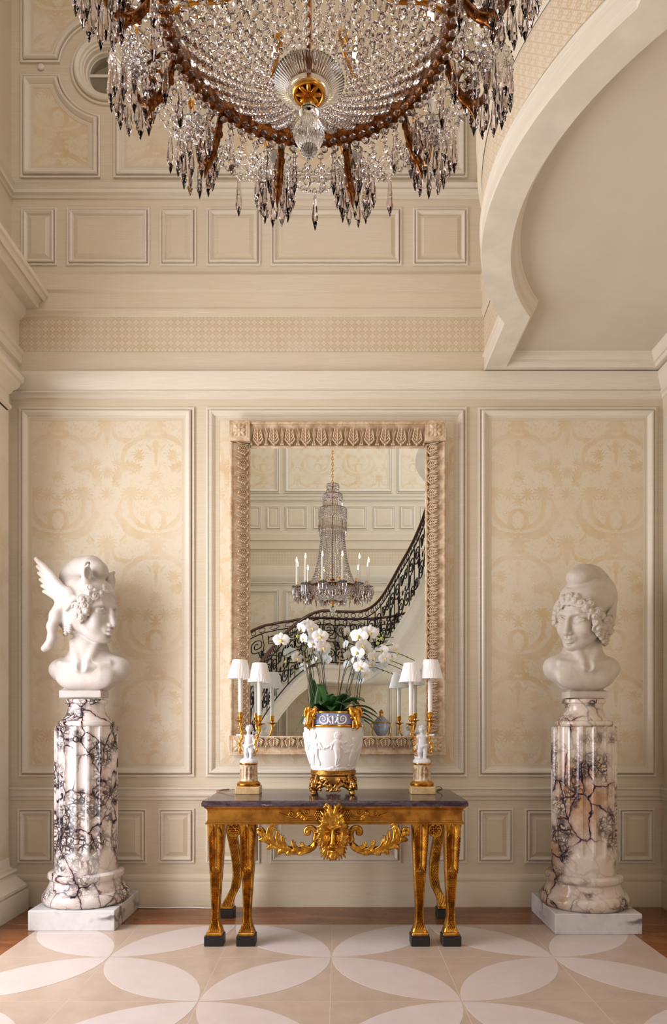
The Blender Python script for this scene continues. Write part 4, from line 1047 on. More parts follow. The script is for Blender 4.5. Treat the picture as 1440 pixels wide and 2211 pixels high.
def carve_scroll():
    """right-hand acanthus scroll; origin at its root beside the mask"""
    S = SDF((-4,-16,-44), (128,16,30), 0.8)
    spine = spline([(0,0,-12),(6,0,-25),(22,0,-34),(46,0,-35),(70,0,-31),(90,0,-22),(105,0,-10),(113,0,4),(120,0,13)], 3)
    r = np.interp(np.linspace(0,1,len(spine)), [0,.1,.5,.8,1], [4,7,8.5,6,3.0])
    S.chain([np.array(p) for p in spine], list(r), 2)
    # volute by the mask
    vol = [(2,-3,-10),(0,-3,2),(5,-3,13),(15,-4,16),(22,-4,11),(22,-5,4),(16,-6,3),(14,-6,8)]
    S.chain([np.array(p, float) for p in spline(vol, 3)], list(np.linspace(6.5, 3.2, len(vol)*3-2)), 1.5); S.ell((17,-7,7), (4.5,4,4.5), 1)
    # curled end by the leg
    S.chain([np.array(p, float) for p in spline([(112,-2,2),(118,-3,13),(126,-3,12),(125,-3,4),(119,-3,4)], 3)], list(np.linspace(4.5,2.6,13)), 1)
    # leaf lobes standing off the spine
    for i, (t, L, up) in enumerate(((.22,18,1),(.34,21,1),(.46,26,1),(.58,30,1),(.69,33,1),(.80,27,1),(.30,9,-1),(.42,10,-1),(.54,12,-1),(.66,13,-1),(.78,14,-1),(.88,12,-1))):
        p = np.array(spine[int(t*(len(spine)-1))]); q = np.array(spine[min(len(spine)-1, int(t*(len(spine)-1))+1)]); d = (q-p)/np.linalg.norm(q-p)
        nrm = np.array([-d[2], 0, d[0]])*up
        for off, ls in ((-3.4,.80),(0,1),(3.0,.86)):
            b = p+nrm*2+d*off*.6-nrm*off*.35
            P = [b-d*L*.35+np.array([0,-6,0]), b+nrm*L*.22*ls+d*L*.25*ls+np.array([0,-8,0]), b+nrm*L*.58*ls+d*L*.62*ls+np.array([0,-7,0]), b+nrm*L*.92*ls+d*L*.74*ls+np.array([0,-5,0]), b+nrm*L*1.02*ls+d*L*.58*ls+np.array([0,-4,0])]
            S.chain(P, [2.4,2.9,2.7,2.0,1.5], .5)
    for off in (-3.2, 0, 3.2):                       # ribs along the leaf
        S.chain([np.array(p)+np.array([0,-7.5+abs(off)*.5,off]) for p in spine[2:-3]], 1.7, .6)
    S.ell((47,-8,-33), (5,5,5), 1)
    return S
scr = carve_scroll().mesh('acanthus_scroll', SCL)
o = obj('acanthus_scroll', scr, M_gilt, table, (lx(757), -ad+.012, lz(1803)))
scl2 = scr.copy(); scl2.transform(Matrix.Scale(-1, 4, (1,0,0))); scl2.flip_normals()
obj('acanthus_scroll', scl2, M_gilt, table, (lx(682), -ad+.012, lz(1803)))
# applied vine tendrils and grapes on the apron
for sd in (-1, 1):
    v = MB(); X0 = lx(719)
    P = lambda dx, py: (X0+sd*dx*SCL, yA-.006, lz(py, 4.36))
    v.tube([P(*q) for q in spline([(42,1764),(58,1766),(70,1758),(84,1766),(100,1762),(118,1756)], 6)], list(np.linspace(.0065,.0028,31)), 6)
    for (cx_, cy_, R0) in ((57,1753,7), (92,1757,6)):
        v.tube([P(cx_+R0*(1-k/26)*math.cos(k*.42), cy_+R0*(1-k/26)*math.sin(k*.42)) for k in range(22)], .0034, 5)
    for (cx_, cy_) in ((66,1764),(74,1756),(60,1768)):
        v.sphere(P(cx_, cy_), (.016,.006,.011), 10, 6, rot=Matrix.Rotation(.6*sd, 3, 'Y'))
    v.build('vine_tendril', M_gilt, table, 60)
    g = MB()
    for j in range(5):
        for i in range(5-abs(j-2)):
            g.sphere(P(31+(i-(4-abs(j-2))/2)*4.1, 1752+j*4.0), .0062, 8, 6)
    g.build('grape_cluster', M_gilt, table, 60)
# ================================================================== carved mirror
MYF = 5.165                                          # front of the frame
mx0, mx1 = (495-CX)/FPX*MYF, (963-CX)/FPX*MYF; mz0, mz1 = EYE+(CY-1631)/FPX*MYF, EYE+(CY-908)/FPX*MYF
mcx = (mx0+mx1)/2; MW, MH = (mx1-mx0)/2, mz1-mz0
mirror = thing('wall_mirror', 'tall mirror in a limed carved oak frame above the console table', 'mirror', (mcx, YW-.004, mz0))
FD = YW-.004-MYF                                     # frame depth
ix = .152; iz0, iz1 = .146, .186
gx = MW-ix; gz0, gz1 = iz0, MH-iz1
MB().add([(-gx-.01,-.038,gz0-.01),(gx+.01,-.038,gz0-.01),(gx+.01,-.038,gz1+.01),(-gx-.01,-.038,gz1+.01)], [(0,1,2,3)]).build('mirror_glass', M_mirror, mirror)
def member(L, w, name):
    """one side of the frame lying along +X, outer edge at z=0, inner edge at z=w (before turning)"""
    prof = [(0,0),(0,.086),(.010,.094),(.020,.090),(.024,.080),(.030,.079),(w-.028,.026),(w-.026,.042),(w-.016,.048),(w-.008,.044),(w-.004,.036),(w,.034)]
    m = MB(); rows = [[(-L/2,-b,a),(L/2,-b,a)] for a, b in prof]; m.grid(rows); return m.mesh(name, 35)
def leaf_mesh():
    """acanthus leaf, foot at z=0, tip at z=1 (unit = leaf height), carved in relief"""
    S = SDF((-62,-26,-4), (62,6,104), 1.6)
    S.chain([(0,-6,2),(0,-13,40),(0,-14,70),(0,-20,92)], [6,6,5.5,7], 2)
    for s_ in (-1, 1):
        for i, (z0, x1, z1, w) in enumerate(((6,16,18,6),(10,34,38,8.5),(26,30,58,8),(42,26,74,7.5),(58,20,90,7))):
            P = [(2*s_,-8,z0),(x1*.55*s_,-13,z0+(z1-z0)*.35),(x1*s_,-13,z1-4),((x1-3)*s_,-17,z1+5)]
            S.chain(P, [4,w*.62,w*.66,w*.5], 2)
            S.chain([(3*s_,-17,z0+6),(x1*.6*s_,-20,z0+(z1-z0)*.5),(x1*.96*s_,-21,z1-2)], [1.4,1.8,1.0], 1.5, op='sub')
        S.chain([(50*s_,-4,2),(54*s_,-8,40),(52*s_,-9,70),(57*s_,-7,96)], [4,4.5,4,3], 1); S.ell((50*s_,-7,7), (9,8,7), 1); S.chain([(44*s_,-6,30),(46*s_,-9,60),(40*s_,-10,84)], [2.2,3.2,2.2], 1)
    S.ell((0,-16,6), (8,6,7), 2)
    return S.mesh('acanthus_leaf', .01)
LEAF = leaf_mesh(); LEAF.materials.append(M_frame)
def side(L, w, loc, rot, nleaf):
    root = obj('frame_side', member(L, w, 'frame_side'), M_frame, mirror, loc, rot)
    lh = w-.062; sp = L/nleaf
    for i in range(nleaf):
        o = obj('acanthus_leaf', LEAF, None, root, (-L/2+sp*(i+.5), -.066, .031), (math.atan2(-.028, w-.06)*-1, 0, 0), (sp/1.14, .20, lh))
        # leaf foot at the inner edge, tip at the outer moulding
        o.location = (-L/2+sp*(i+.5), -.031, w-.030); o.rotation_euler = (PI-math.atan2(.053, w-.058), 0, 0); o.scale = (sp/1.14, -.20, lh)
    return root
LX = 2*MW-.30; LZt = MH-.152-.150
side(LX, iz1, (0, 0, MH), (0, PI, 0), 11)
side(LX, iz0, (0, 0, 0), (0, 0, 0), 11)
zc_ = .15+LZt/2
side(LZt, ix, (-MW, 0, zc_), (0, PI/2, 0), 20)
side(LZt, ix, (MW, 0, zc_), (0, -PI/2, 0), 20)
def corner(x, z, w, h):
    r = obj('corner_block', MB().bbox(-w/2, w/2, -FD, 0, -h/2, h/2, .004).mesh('corner_block'), M_frame, mirror, (x, 0, z))
    m = MB(); a, b = w/2-.020, h/2-.020
    m.frame(-a, a, -b, b, [(-.004,FD-.001),(-.002,FD+.003),(.004,FD+.003),(.006,FD-.001)], 0)
    for q in range(8):
        an = q*PI/4; L = (.042 if q % 2 == 0 else .052); R = Matrix.Rotation(-an, 3, 'Y')
        m.sphere(Vector((L*.60*math.cos(an), -FD-.003, L*.60*math.sin(an))), (L*.50, .011, .0155 if q % 2 == 0 else .012), 12, 8, rot=R)
    m.sphere((0,-FD-.006,0), (.014,.012,.014), 12, 8); m.build('carved_rosette', M_frame, r, 50)
cw = .152
for x in (-MW+cw/2, MW-cw/2):
    corner(x, MH-.150/2+.004, cw, .150); corner(x, .150/2-.004, cw, .150)
# ================================================================== things on the console
TLY = 4.78; TSC = FPX/TLY                              # depth of lamps and urn, photograph pixels per metre there
z0px = CY+(EYE-TZ)*TSC                                 # pixel row of the slab at that depth
def make_putto(sd):
    """standing child, pixels; raised outer arm on side sd*-1 ... origin at the feet"""
    S = SDF((-26,-16,-6), (26,16,84), .62)
    S.ell((0,0,0), (18,14,5), 0); S.ell((7*sd,3,10), (9,8,13), 4); S.ell((-4*sd,-3,3), (8,7,4), 3)
    S.chain([(-5*sd,-3,4),(-5.5*sd,-4,16),(-5*sd,-1,30)], [3.6,4.8,6.6], 2); S.ell((-6*sd,-6,4), (3.2,5.5,2.6), 1.5)
    S.chain([(5*sd,-2,6),(6*sd,-6,19),(4.5*sd,-1,30)], [3.6,4.8,6.6], 2); S.ell((5*sd,-6,6), (3.2,5,2.6), 1.5)
    S.ell((0,0,33), (10,8,8), 4); S.ell((0,-1,41), (9,7.6,9), 4); S.ell((0,-.5,50), (9.4,7,8), 4)
    S.cap((0,0,56), (0,-1,61), 4, 3.8, 2); S.ell((1*sd,-1,68), (7,7.2,8), 1.5)
    for i in range(22):
        a = i*2.4; zz = 67+8*((i % 11)/11); S.ell((1*sd+7*math.cos(a)*(1-(zz-67)/18), 1+6.5*math.sin(a)*(1-(zz-67)/18), zz+1.5), 2.6, .8)
    S.ell((1*sd,-8.0,67), (1.3,1.6,1.5), 1); S.ell((-2*sd,-7.6,69.5), 1.0, .6, op='sub'); S.ell((4*sd,-7.6,69.5), 1.0, .6, op='sub'); S.ell((1*sd,-8,63.6), (2,1,.6), .5, op='sub')
    S.chain([(-8*sd,-1,53),(-16*sd,-3,55),(-23*sd,-4,55)], [3.8,3.2,2.8], 2); S.ell((-24*sd,-4,55.5), (3,2.6,2.4), 1)
    S.chain([(8*sd,-1,53),(13*sd,-3,42),(14*sd,-5,30)], [3.8,3.3,2.7], 2); S.ell((14*sd,-5.5,28), (2.8,2.6,3), 1)
    S.chain([(-10*sd,-5,34),(0,-8,31),(10*sd,-4,36),(12*sd,3,30)], [2.2,3,2.6,3], 1.5); S.chain([(10*sd,2,36),(12*sd,4,20),(10*sd,5,8)], [3.2,4,5], 2)
    return S.mesh('putto', 1/TSC)
def shade_mesh():
    n = 96; h = 41/TSC; r0, r1 = 26/TSC, 15/TSC; m = MB(); vs = []
    for j in range(5):
        t = j/4; r = r0+(r1-r0)*t
        for i in range(n): q = r*(1+(.016 if i % 2 else -.006)); a = 2*PI*i/n; vs.append((q*math.cos(a), q*math.sin(a), h*t))
    m.add(vs, [(j*n+i, j*n+(i+1) % n, (j+1)*n+(i+1) % n, (j+1)*n+i) for j in range(4) for i in range(n)])
    ins = [(p[0]*.97, p[1]*.97, p[2]) for p in vs]
    m.add(ins, [(j*n+i, (j+1)*n+i, (j+1)*n+(i+1) % n, j*n+(i+1) % n) for j in range(4) for i in range(n)])
    me = m.mesh('lamp_shade', None, fix=False); me.materials.append(M_shade); return me
SHADE = shade_mesh()
def lamp(px, sd, label):
    X = (px-CX)/TSC; L = thing('candelabra_lamp', label, 'lamp', (X, TLY, TZ), 0, 'putto lamps on the console')
    P = lambda dx, py, dy=0: Vector((dx*sd/TSC, dy/TSC, (z0px-py)/TSC))
    k = 1/TSC; Z = lambda py: (z0px-py)*k
    MB().bbox(-26*k, 26*k, -26*k, 26*k, 0, 16*k, .003).build('base_block', M_lampbase, L)
    MB().lathe([(24*k,16*k),(25.5*k,18*k),(25.5*k,22*k),(22*k,25*k),(20*k,27*k)], 48).build('gilt_ring', M_ormolu, L, 40)
    def fl(a, z):
        t = (a*14/(2*PI)) % 1; return 1-.10*max(0, 1-((t-.5)/.36)**2)**.5*(1 if 31*k < z < 58*k else 0) if abs(t-.5) < .36 else 1
    MB().lathe([(19.5*k,27*k),(19.2*k,30*k),(19.2*k,32*k),(19*k,34*k),(18.5*k,56*k),(18.5*k,58.5*k),(18.5*k,62*k)], 112, flute=fl).build('fluted_column', M_lampcol, L, 45)
    MB().lathe([(19.3*k,62*k),(20*k,63*k),(20*k,65*k),(19*k,66*k)], 40).build('gilt_collar', M_goldband, L, 40)
    zf = 70*k
    MB().lathe([(18*k,66*k),(19*k,69*k),(17*k,73*k),(12*k,75*k)], 28, flute=lambda a, z: 1+.05*math.sin(5*a)+.03*math.sin(11*a)).build('rockwork', M_putto, L, 60)
    obj('putto', make_putto(sd), M_putto, L, (0, 0, zf))
    for which, (dxc, ycup, hand) in enumerate(((-17, 1556, (-21, 1594)), (24, 1563, (15, 1614)))):
        br = bpy.data.objects.new('branch', None)
        a = MB(); dx_h, py_h = hand
        if which == 0: pts = [(-14,1622),(-20,1612),(-17,1598),(-13,1586),(-16,1572),(-17,1560)]
        else: pts = [(14,1628),(17,1616),(14,1602),(21,1588),(24,1576),(24,1566)]
        rads = [.006,.008,.010,.009,.012,.018]
        sp = spline([(*P(q[0], q[1], -5), r) for q, r in zip(pts, rads)], 5)
        a.tube([p[:3] for p in sp], [p[3]*.75 for p in sp], 8)
        a.tube([P(pts[0][0]+4*math.cos(t)-2, pts[0][1]+4*math.sin(t), -5) for t in np.linspace(0, 5, 14)], .0045, 6)
        for j in range(5):                                             # leaf tips along the branch
            p = sp[4+j*4]; a.sphere(Vector(p[:3])+Vector((.006*(-1)**j, -.004, 0)), (.007,.004,.012), 8, 5)
        b = a.build('branch', M_ormolu, L, 60)
        c = P(dxc, ycup, -5)
        MB().lathe([(3*k,-5*k),(5*k,-3*k),(12*k,0),(12.5*k,.8*k),(11*k,1.6*k),(3*k,1.4*k),(2.4*k,4*k),(4.5*k,6*k),(5.6*k,10*k),(5.4*k,16*k),(6*k,17*k),(5.6*k,18.5*k)], 24).build('candle_cup', M_ormolu, b, 40).location = c
        tilt = -.035*sd if which == 0 else 0.0
        cd = MB().lathe([(4.7*k,0),(5.0*k,74*k)], 20).build('candle_tube', M_candle, b, 40); cd.location = c+Vector((0,0,18*k))
        sh = obj('lamp_shade', SHADE, None, b, c+Vector((-1.5*sd*k if which == 0 else 0, 0, 90*k)))
    return L
lamp(537, 1, 'putto candelabra lamp with two white pleated shades left of the orchid urn')
lamp(911, -1, 'putto candelabra lamp with two white pleated shades right of the orchid urn')
# lamp cords lying on the slab
def cord(name, label, pts):
    tag(MB().tube([p for p in spline(pts, 8)], .0028, 6).build(name, M_cord, None, 60), label, 'cord', 'lamp cords')
cord('lamp_cord', 'thin twisted cord looping left from the left lamp base', [(-.700, 4.80, TZ+.025), (-.73, 4.79, TZ+.020), (-.79, 4.80, TZ+.004), (-.84, 4.86, TZ+.003), (-.83, 4.96, TZ+.003), (-.78, 5.04, TZ+.003)])
cord('lamp_cord', 'thin twisted cord looping right from the right lamp base', [(.662, 4.80, TZ+.036), (.69, 4.81, TZ+.042), (.715, 4.83, TZ+.022), (.69, 4.87, TZ+.004), (.70, 4.98, TZ+.003), (.74, 5.05, TZ+.003)])
tag(MB().tube(spline([(-1.50, 5.215, .006), (-1.30, 5.205, .006), (-1.12, 5.215, .006), (-.95, 5.200, .006), (-.80, 5.215, .006)], 8), .005, 6).build('floor_cable', M_candle, None, 60), 'thin white cable lying on the floor along the baseboard left of the table', 'cable')
# ------------------------------------------------------------------ porcelain urn on its gilt stand
UX = (719.5-CX)/TSC; k = 1/TSC
urn = thing('porcelain_urn', 'white relief porcelain urn with blue neck and gilt rams heads on a gilt stand', 'urn', (UX, TLY, TZ))
Z = lambda py: (z0px-py)*k
def rbody(z):                                          # radius of the body at height z (m)
    return float(np.interp(z, [Z(1662),Z(1655),Z(1640),Z(1620),Z(1600),Z(1585),Z(1571)], [46*k,47.5*k,52*k,57*k,60.8*k,62.8*k,63.6*k]))
MB().lathe([(rbody(z), z) for z in np.linspace(Z(1661), Z(1570), 24)], 72, cap=False).build('body', M_bisque, urn, 60)
MB().lathe([(63.6*k,Z(1570)),(64.8*k,Z(1568.5)),(64.8*k,Z(1565)),(63.4*k,Z(1563.5))], 64, cap=False).build('lower_gilt_band', M_goldband, urn, 40)
MB().lathe([(63.2*k,Z(1564)),(63.2*k,Z(1540))], 64, cap=False).build('blue_neck', M_blueband, urn, 60)
MB().lathe([(63.4*k,Z(1540.5)),(65*k,Z(1539.5)),(65*k,Z(1536.5)),(63*k,Z(1535.5)),(58*k,Z(1536.5)),(57*k,Z(1550))], 64, cap=False).build('gilt_rim', M_goldband, urn, 40)
MB().lathe([(10*k,Z(1545)),(57.5*k,Z(1544))], 32).build('moss_bed', M_soil, urn, 60)
MB().lathe([(44*k,Z(1665)),(47*k,Z(1664)),(47.5*k,Z(1661.5)),(45.5*k,Z(1660))], 64).build('foot_ring', M_goldband, urn, 40)
# relief children wrapped round the body
def relief():
    S = SDF((-205,-10,-47), (205,5,47), .95)
    def child(x, z, f, pose, s_=1.0):
        q = lambda dx, dz, y=-1: (x+f*dx*s_, y, z+dz*s_)
        S.ell(q(0,27), (6.2*s_,4.5,7*s_), 1); 
        for a in range(7): S.ell(q(6*math.cos(a*.6+.4), 28+6*math.sin(a*.6+.4)), (2.4,3.6,2.4), .8)
        S.ell(q(-1,12), (7.5*s_,4,9.5*s_), 2); S.ell(q(-2,2), (8*s_,4.5,7.5*s_), 2)
        if pose == 0:
            S.chain([q(4,17),q(13,25),q(16,38)], [3,2.6,2.2], 1); S.chain([q(-5,17),q(-14,12),q(-18,4)], [3,2.6,2], 1)
            S.chain([q(-4,-2),q(-2,-17),q(-8,-32)], [5,3.8,2.4], 1.5); S.chain([q(3,-2),q(9,-16),q(14,-31)], [5,3.8,2.4], 1.5); S.ell(q(17,-34), (4.5,3,2), 1); S.ell(q(-5,-34), (4.5,3,2), 1)
        else:
            S.chain([q(5,16),q(13,12),q(20,15)], [3,2.6,2], 1); S.chain([q(-6,16),q(-12,9),q(-14,0)], [3,2.6,2], 1)
            S.chain([q(-2,-2),q(0,-17),q(-3,-33)], [5.5,4,2.5], 1.5); S.chain([q(3,-2),q(6,-16),q(2,-31)], [5,3.6,2.4], 1.5); S.ell(q(1,-36), (4.5,3,2), 1); S.ell(q(6,-34), (4.5,3,2), 1)
    for j, (x, f, p, s_) in enumerate(((-44,-1,0,1),(10,1,1,1),(50,-1,1,.86),(96,1,0,1),(140,1,1,.95),(-88,1,1,.95),(-132,-1,0,1),(-176,1,1,1),(180,-1,1,.9))): child(x, 1 if s_ > .9 else -5, f, p, s_)
    rr = random.Random(2)
    for a, b in (((-34,2),(4,16)),((20,6),(36,-6)),((56,-8),(84,12)),((-80,0),(-60,14)),((104,4),(128,-4))):
        for i in range(10):
            t = i/9; S.ell((a[0]+(b[0]-a[0])*t+rr.uniform(-1,1), -1, a[1]+(b[1]-a[1])*t-5*math.sin(PI*t)+rr.uniform(-1.5,1.5)), (2.6,2.8,2.2), .6)
    for i in range(58): S.ell((-203+i*7, 0, -41+rr.uniform(-1.5,2)), (5,2.6,2.4+rr.random()*1.5), 1.5)
    def wrap(v):
        z = v[:,2]*k+Z(1616); a = v[:,0]/62-PI/2
        r = np.interp(z, [Z(1662),Z(1655),Z(1640),Z(1620),Z(1600),Z(1585),Z(1571)], [46*k,47.5*k,52*k,57*k,60.8*k,62.8*k,63.6*k])-v[:,1]*k*.62-.0006
        return np.stack([r*np.cos(a), r*np.sin(a), z], 1)
    return S.mesh('relief_children', 1.0, tf=wrap)
obj('relief_children', relief(), M_bisque, urn)
def bandrelief():
    m = MB()
    def pt(x, py, o=0): a = x/63.2-PI/2; r = (63.6+o)*k; return (r*math.cos(a), r*math.sin(a), Z(py))
    for c in (0, 99, -99, 198):
        for s_ in (-1, 1):
            m.tube([pt(c+s_*q[0], q[1]) for q in spline([(4,1560),(9,1556),(12,1561),(20,1562),(27,1557),(27,1549),(21,1546),(16,1550),(17,1556),(22,1555)], 4)], list(np.linspace(.0075,.0035,37)), 6)
            m.sphere(pt(c+s_*10.5, 1545, .5), .0078, 10, 7); m.tube([pt(c+s_*10.5, 1549), pt(c+s_*9, 1555)], [.0075,.0095], 7); m.tube([pt(c+s_*9.5, 1550), pt(c+s_*4, 1546)], [.004,.003], 6)
            m.sphere(pt(c+s_*21.5, 1551.5, .4), .0055, 8, 6)
        m.tube([pt(c, 1562), pt(c, 1556), pt(c, 1549), pt(c, 1546)], [.010,.004,.0085,.0105], 8)
    return m
o = bandrelief().build('white_scroll_relief', M_bisque, urn, 60); o['kind'] = 'stuff'
# rams' heads
def ram():
    S = SDF((-15,-17,-20), (15,12,18), .6)
    S.chain([(0,0,8),(0,-6,0),(0,-9,-9),(0,-8,-14)], [7.5,6.5,4.6,3.6], 2); S.ell((0,-3,6), (7.5,7,6), 3); S.chain([(0,-6,-13),(0,-5,-19)], [3,1.2], 1)
    for s_ in (-1, 1):
        S.chain([(4*s_,0,10),(8*s_,2,15),(12*s_,-1,14),(13.5*s_,-4,8),(11*s_,-6,3),(9*s_,-7,6)], [3.6,3.6,3.2,2.8,2.2,1.4], .8)
        S.ell((9*s_,-2,0), (4,2,2.4), 1); S.ell((4.2*s_,-9,2), 1.6, .6); S.ell((2*s_,-12.5,-12), 1, .5, op='sub')
    for i in range(9): S.ell((-6+1.5*i, -6+abs(i-4)*.8, 9+1.5*math.sin(i*2)), 2.2, .6)
    for i in range(8): S.ell((5.5*(-1)**i, -2, -4-1.6*i), 2.4, 1)
    return S.mesh('rams_head', k)
RAM = ram(); RAM.materials.append(M_ormolu)
for i in range(4):
    a = -PI/2+math.radians(43)*(1 if i % 2 else -1)+(PI if i > 1 else 0)
    obj('rams_head', RAM, None, urn, (66*k*math.cos(a), 66*k*math.sin(a), Z(1550)), (0, 0, a+PI/2), (1.12, 1.12, 1.35))
# gilt rococo stand
st = MB().lathe([(46*k,Z(1690)),(47.5*k,Z(1683)),(47*k,Z(1676)),(46.5*k,Z(1674)),(48.5*k,Z(1672)),(49*k,Z(1668)),(48*k,Z(1666)),(49.5*k,Z(1665)),(49*k,Z(1663.5)),(44*k,Z(1663.5))], 64, cap=False).build('stand_drum', M_stand, urn, 40)
def rococo():
    S = SDF((-66,-66,0), (66,66,46), 1.0); rr = random.Random(4)
    for q in range(4):
        a0 = -PI/2+math.radians(45)+q*PI/2
        def pt(da, r, z): a = a0+math.radians(da); return np.array([r*math.cos(a), r*math.sin(a), z])
        S.chain([pt(0,47,40),pt(0,51,28),pt(0,56,17),pt(0,54,8),pt(0,58,3)], [5,6,6,5,4.5], 2); S.ell(pt(0,58,3.5), (6,6,3.5), 2)
        S.chain([pt(0,55,20),pt(0,61,24),pt(0,63,18),pt(0,60,14)], [3.5,3,2.6,2.6], 1)
        for s_ in (-1, 1):
            S.chain([pt(4*s_,53,14),pt(14*s_,50,19),pt(24*s_,49,22),pt(33*s_,49,18),pt(34*s_,49,12),pt(28*s_,50,11)], [4.5,4.2,3.8,3.6,3.2,2.6], 1)
            S.chain([pt(10*s_,51,26),pt(18*s_,49,32),pt(27*s_,49,34),pt(30*s_,49,28),pt(25*s_,50,26)], [3.2,3,3,2.6,2.2], 1)
            S.chain([pt(38*s_,49,22),pt(43*s_,49,15),pt(42*s_,50,10),pt(38*s_,50,9)], [3,3,2.6,2.2], 1)
            for i in range(7): S.ell(pt(s_*rr.uniform(3,22), 51+rr.random()*2, rr.uniform(8,34)), 2.0+rr.random()*1.5, .8)
        for i in range(5): S.ell(pt(rr.uniform(-8,8), 56+rr.random()*3, rr.uniform(6,30)), 2.4, .8)
    return S.mesh('rococo_scrollwork', k)
obj('rococo_scrollwork', rococo(), M_stand, urn)
# ------------------------------------------------------------------ orchids growing from the urn
orch = thing('orchid_plant', 'white phalaenopsis orchids with dark strap leaves growing out of the urn', 'plant', (UX, TLY, TZ+Z(1543)))
ZO = Z(1543)
def oloc(px, py, dy=0.0):
    Y = TLY+dy; p = at(px, py, Y); return Vector((p.x-UX, dy, p.z-TZ-ZO))
def strap_leaf(az, L, w, rise, droop):
    m = MB(); P = []; n = 12
    for i in range(n+1):
        t = i/n; r = .03+L*t*(1-.10*droop*t); z = rise*math.sin(t*PI*(.5+.35*droop))-droop*.10*t*t
        wd = w*(math.sin(PI*min(1, .10+.90*t))**.55)*(1 if t < .97 else .3); c, s_ = math.cos(az), math.sin(az)
        row = []
        for u in (-1, -.5, 0, .5, 1): row.append((c*r-s_*wd*u, s_*r+c*wd*u, z+.35*wd*abs(u)))
        P.append(row)
    m.grid(P); return m
rr = random.Random(11)
for i, (az, L, w, rise, dr) in enumerate(((-95,.13,.040,.07,.4),(-60,.15,.045,.09,.3),(-120,.14,.045,.10,.3),(-150,.24,.034,.09,1.0),(-172,.26,.030,.07,1.25),(165,.20,.03,.10,.8),(-30,.22,.050,.12,.3),(-8,.32,.030,.05,.75),(12,.30,.030,.08,.6),(-20,.33,.026,.01,.9),(40,.2,.04,.12,.4),(100,.16,.045,.14,.3),(140,.16,.04,.16,.2),(-80,.10,.035,.13,.1),(-105,.09,.035,.14,.1),(-135,.12,.036,.2,.0),(70,.15,.04,.10,.5),(-45,.13,.05,.14,.15))):
    lf = strap_leaf(math.radians(az), L, w, rise, dr).mesh('leaf', 60); o = obj('leaf', lf, M_leaf, orch)
    md = o.modifiers.new('thick', 'SOLIDIFY'); md.thickness = .003
# upright leaf at the left
def up_leaf(px0, py0, px1, py1, w, dy):
    a = oloc(px0, py0, dy); b = oloc(px1, py1, dy); P = []
    for i in range(9):
        t = i/8; c = a.lerp(b, t); ww = w*math.sin(PI*min(1, .15+.85*t))**.6*(1 if i < 8 else .1); P.append([c+Vector((u*ww, .3*abs(u)*ww, 0)) for u in (-1, -.5, 0, .5, 1)])
    o = obj('leaf', MB().grid(P).mesh('leaf', 60), M_leaf, orch); md = o.modifiers.new('thick', 'SOLIDIFY'); md.thickness = .003
up_leaf(676, 1540, 668, 1448, .026, .02); up_leaf(684, 1540, 690, 1478, .028, -.03)
# flower: three sepals, two broad petals, lip
def flower_meshes():
    pet = MB()
    def blade(az, L, w, cup=.25):
        P = []; c, s_ = math.cos(az), math.sin(az)
        for i in range(7):
            t = i/6; ww = w*math.sin(PI*min(1, .12+.86*t))**.7; r = .004+L*t; y = -.010+cup*.02*t-.004*math.sin(t*PI)
            P.append([(c*r-s_*ww*u, y+.25*ww*abs(u), s_*r+c*ww*u) for u in (-1, -.5, 0, .5, 1)])
        pet.grid(P)
    blade(PI/2, .036, .015); blade(PI/2+2.25, .036, .014); blade(PI/2-2.25, .036, .014)
    blade(.18, .042, .026, .1); blade(PI-.18, .042, .026, .1)
    lip = MB(); lip.sphere((0,-.014,-.004), (.006,.009,.006), 8, 6); lip.sphere((0,-.019,-.011), (.0045,.006,.007), 8, 6); lip.sphere((.006,-.013,-.006), (.004,.004,.006), 6, 5); lip.sphere((-.006,-.013,-.006), (.004,.004,.006), 6, 5)
    a = pet.mesh('petals', 60); b = lip.mesh('lip', 60); a.materials.append(M_orchid); b.materials.append(M_lip); return a, b
FP, FL = flower_meshes()
FLW = [(607,1382,0,1.15,.1,0),(640,1420,.03,.95,.7,.3),(652,1355,.02,.9,-.8,.5),(664,1348,.05,.9,.3,.2),(657,1378,-.02,.85,-.9,.2),(672,1356,-.03,1,.5,-.1),(680,1366,.04,.95,-.2,.4),(691,1374,-.05,1.15,.15,.1),(677,1389,.0,1.0,-.3,.2),(697,1397,-.03,1.1,.5,.3),(668,1404,.04,.8,.9,.5),(747,1364,.05,.85,1.0,.2),(748,1415,.06,.8,.9,.2),(776,1374,-.04,1.25,-.25,0),(798,1366,-.03,1.2,.15,-.05),(781,1392,-.06,1.0,.4,.3),(773,1408,-.05,1.05,-.4,.2),(790,1404,-.02,1.05,.3,.1),(779,1440,-.06,1.05,-.1,.35),(805,1418,-.03,1.0,.6,.4),(800,1432,.01,.9,.9,.5),(770,1425,.01,.9,-.8,.3),(824,1404,.0,.95,-.2,.1),(830,1420,-.03,.95,.3,.3),(850,1400,.02,.9,.4,.1),(846,1415,.03,.85,-.4,.2),(787,1455,.0,.75,.7,.6)]
for (px, py, dy, s_, ya, pi_) in FLW:
    o = obj('flower', FP, None, orch, oloc(px, py, dy), (pi_*.6, rr.uniform(-.3,.3), ya), (s_*1.12,)*3); obj('lip', FL, None, o)
for (px, py, dy, s_) in ((642,1374,0,.012),(617,1429,.02,.011),(577+20,1388,.0,.009),(656,1398,.0,.010),(756,1372,.03,.011),(824,1379,-.02,.014),(815,1389,-.02,.013),(845,1427,-.02,.010),(858,1412,-.01,.010),(818,1372,0,.011),(878,1418,0,.006),(866,1434,0,.006),(814,1414,0,.009)):
    obj('bud', MB().sphere((0,0,0), (s_*.85, s_*.85, s_), 10, 7).mesh('bud', 60), M_bud, orch, oloc(px, py, dy))
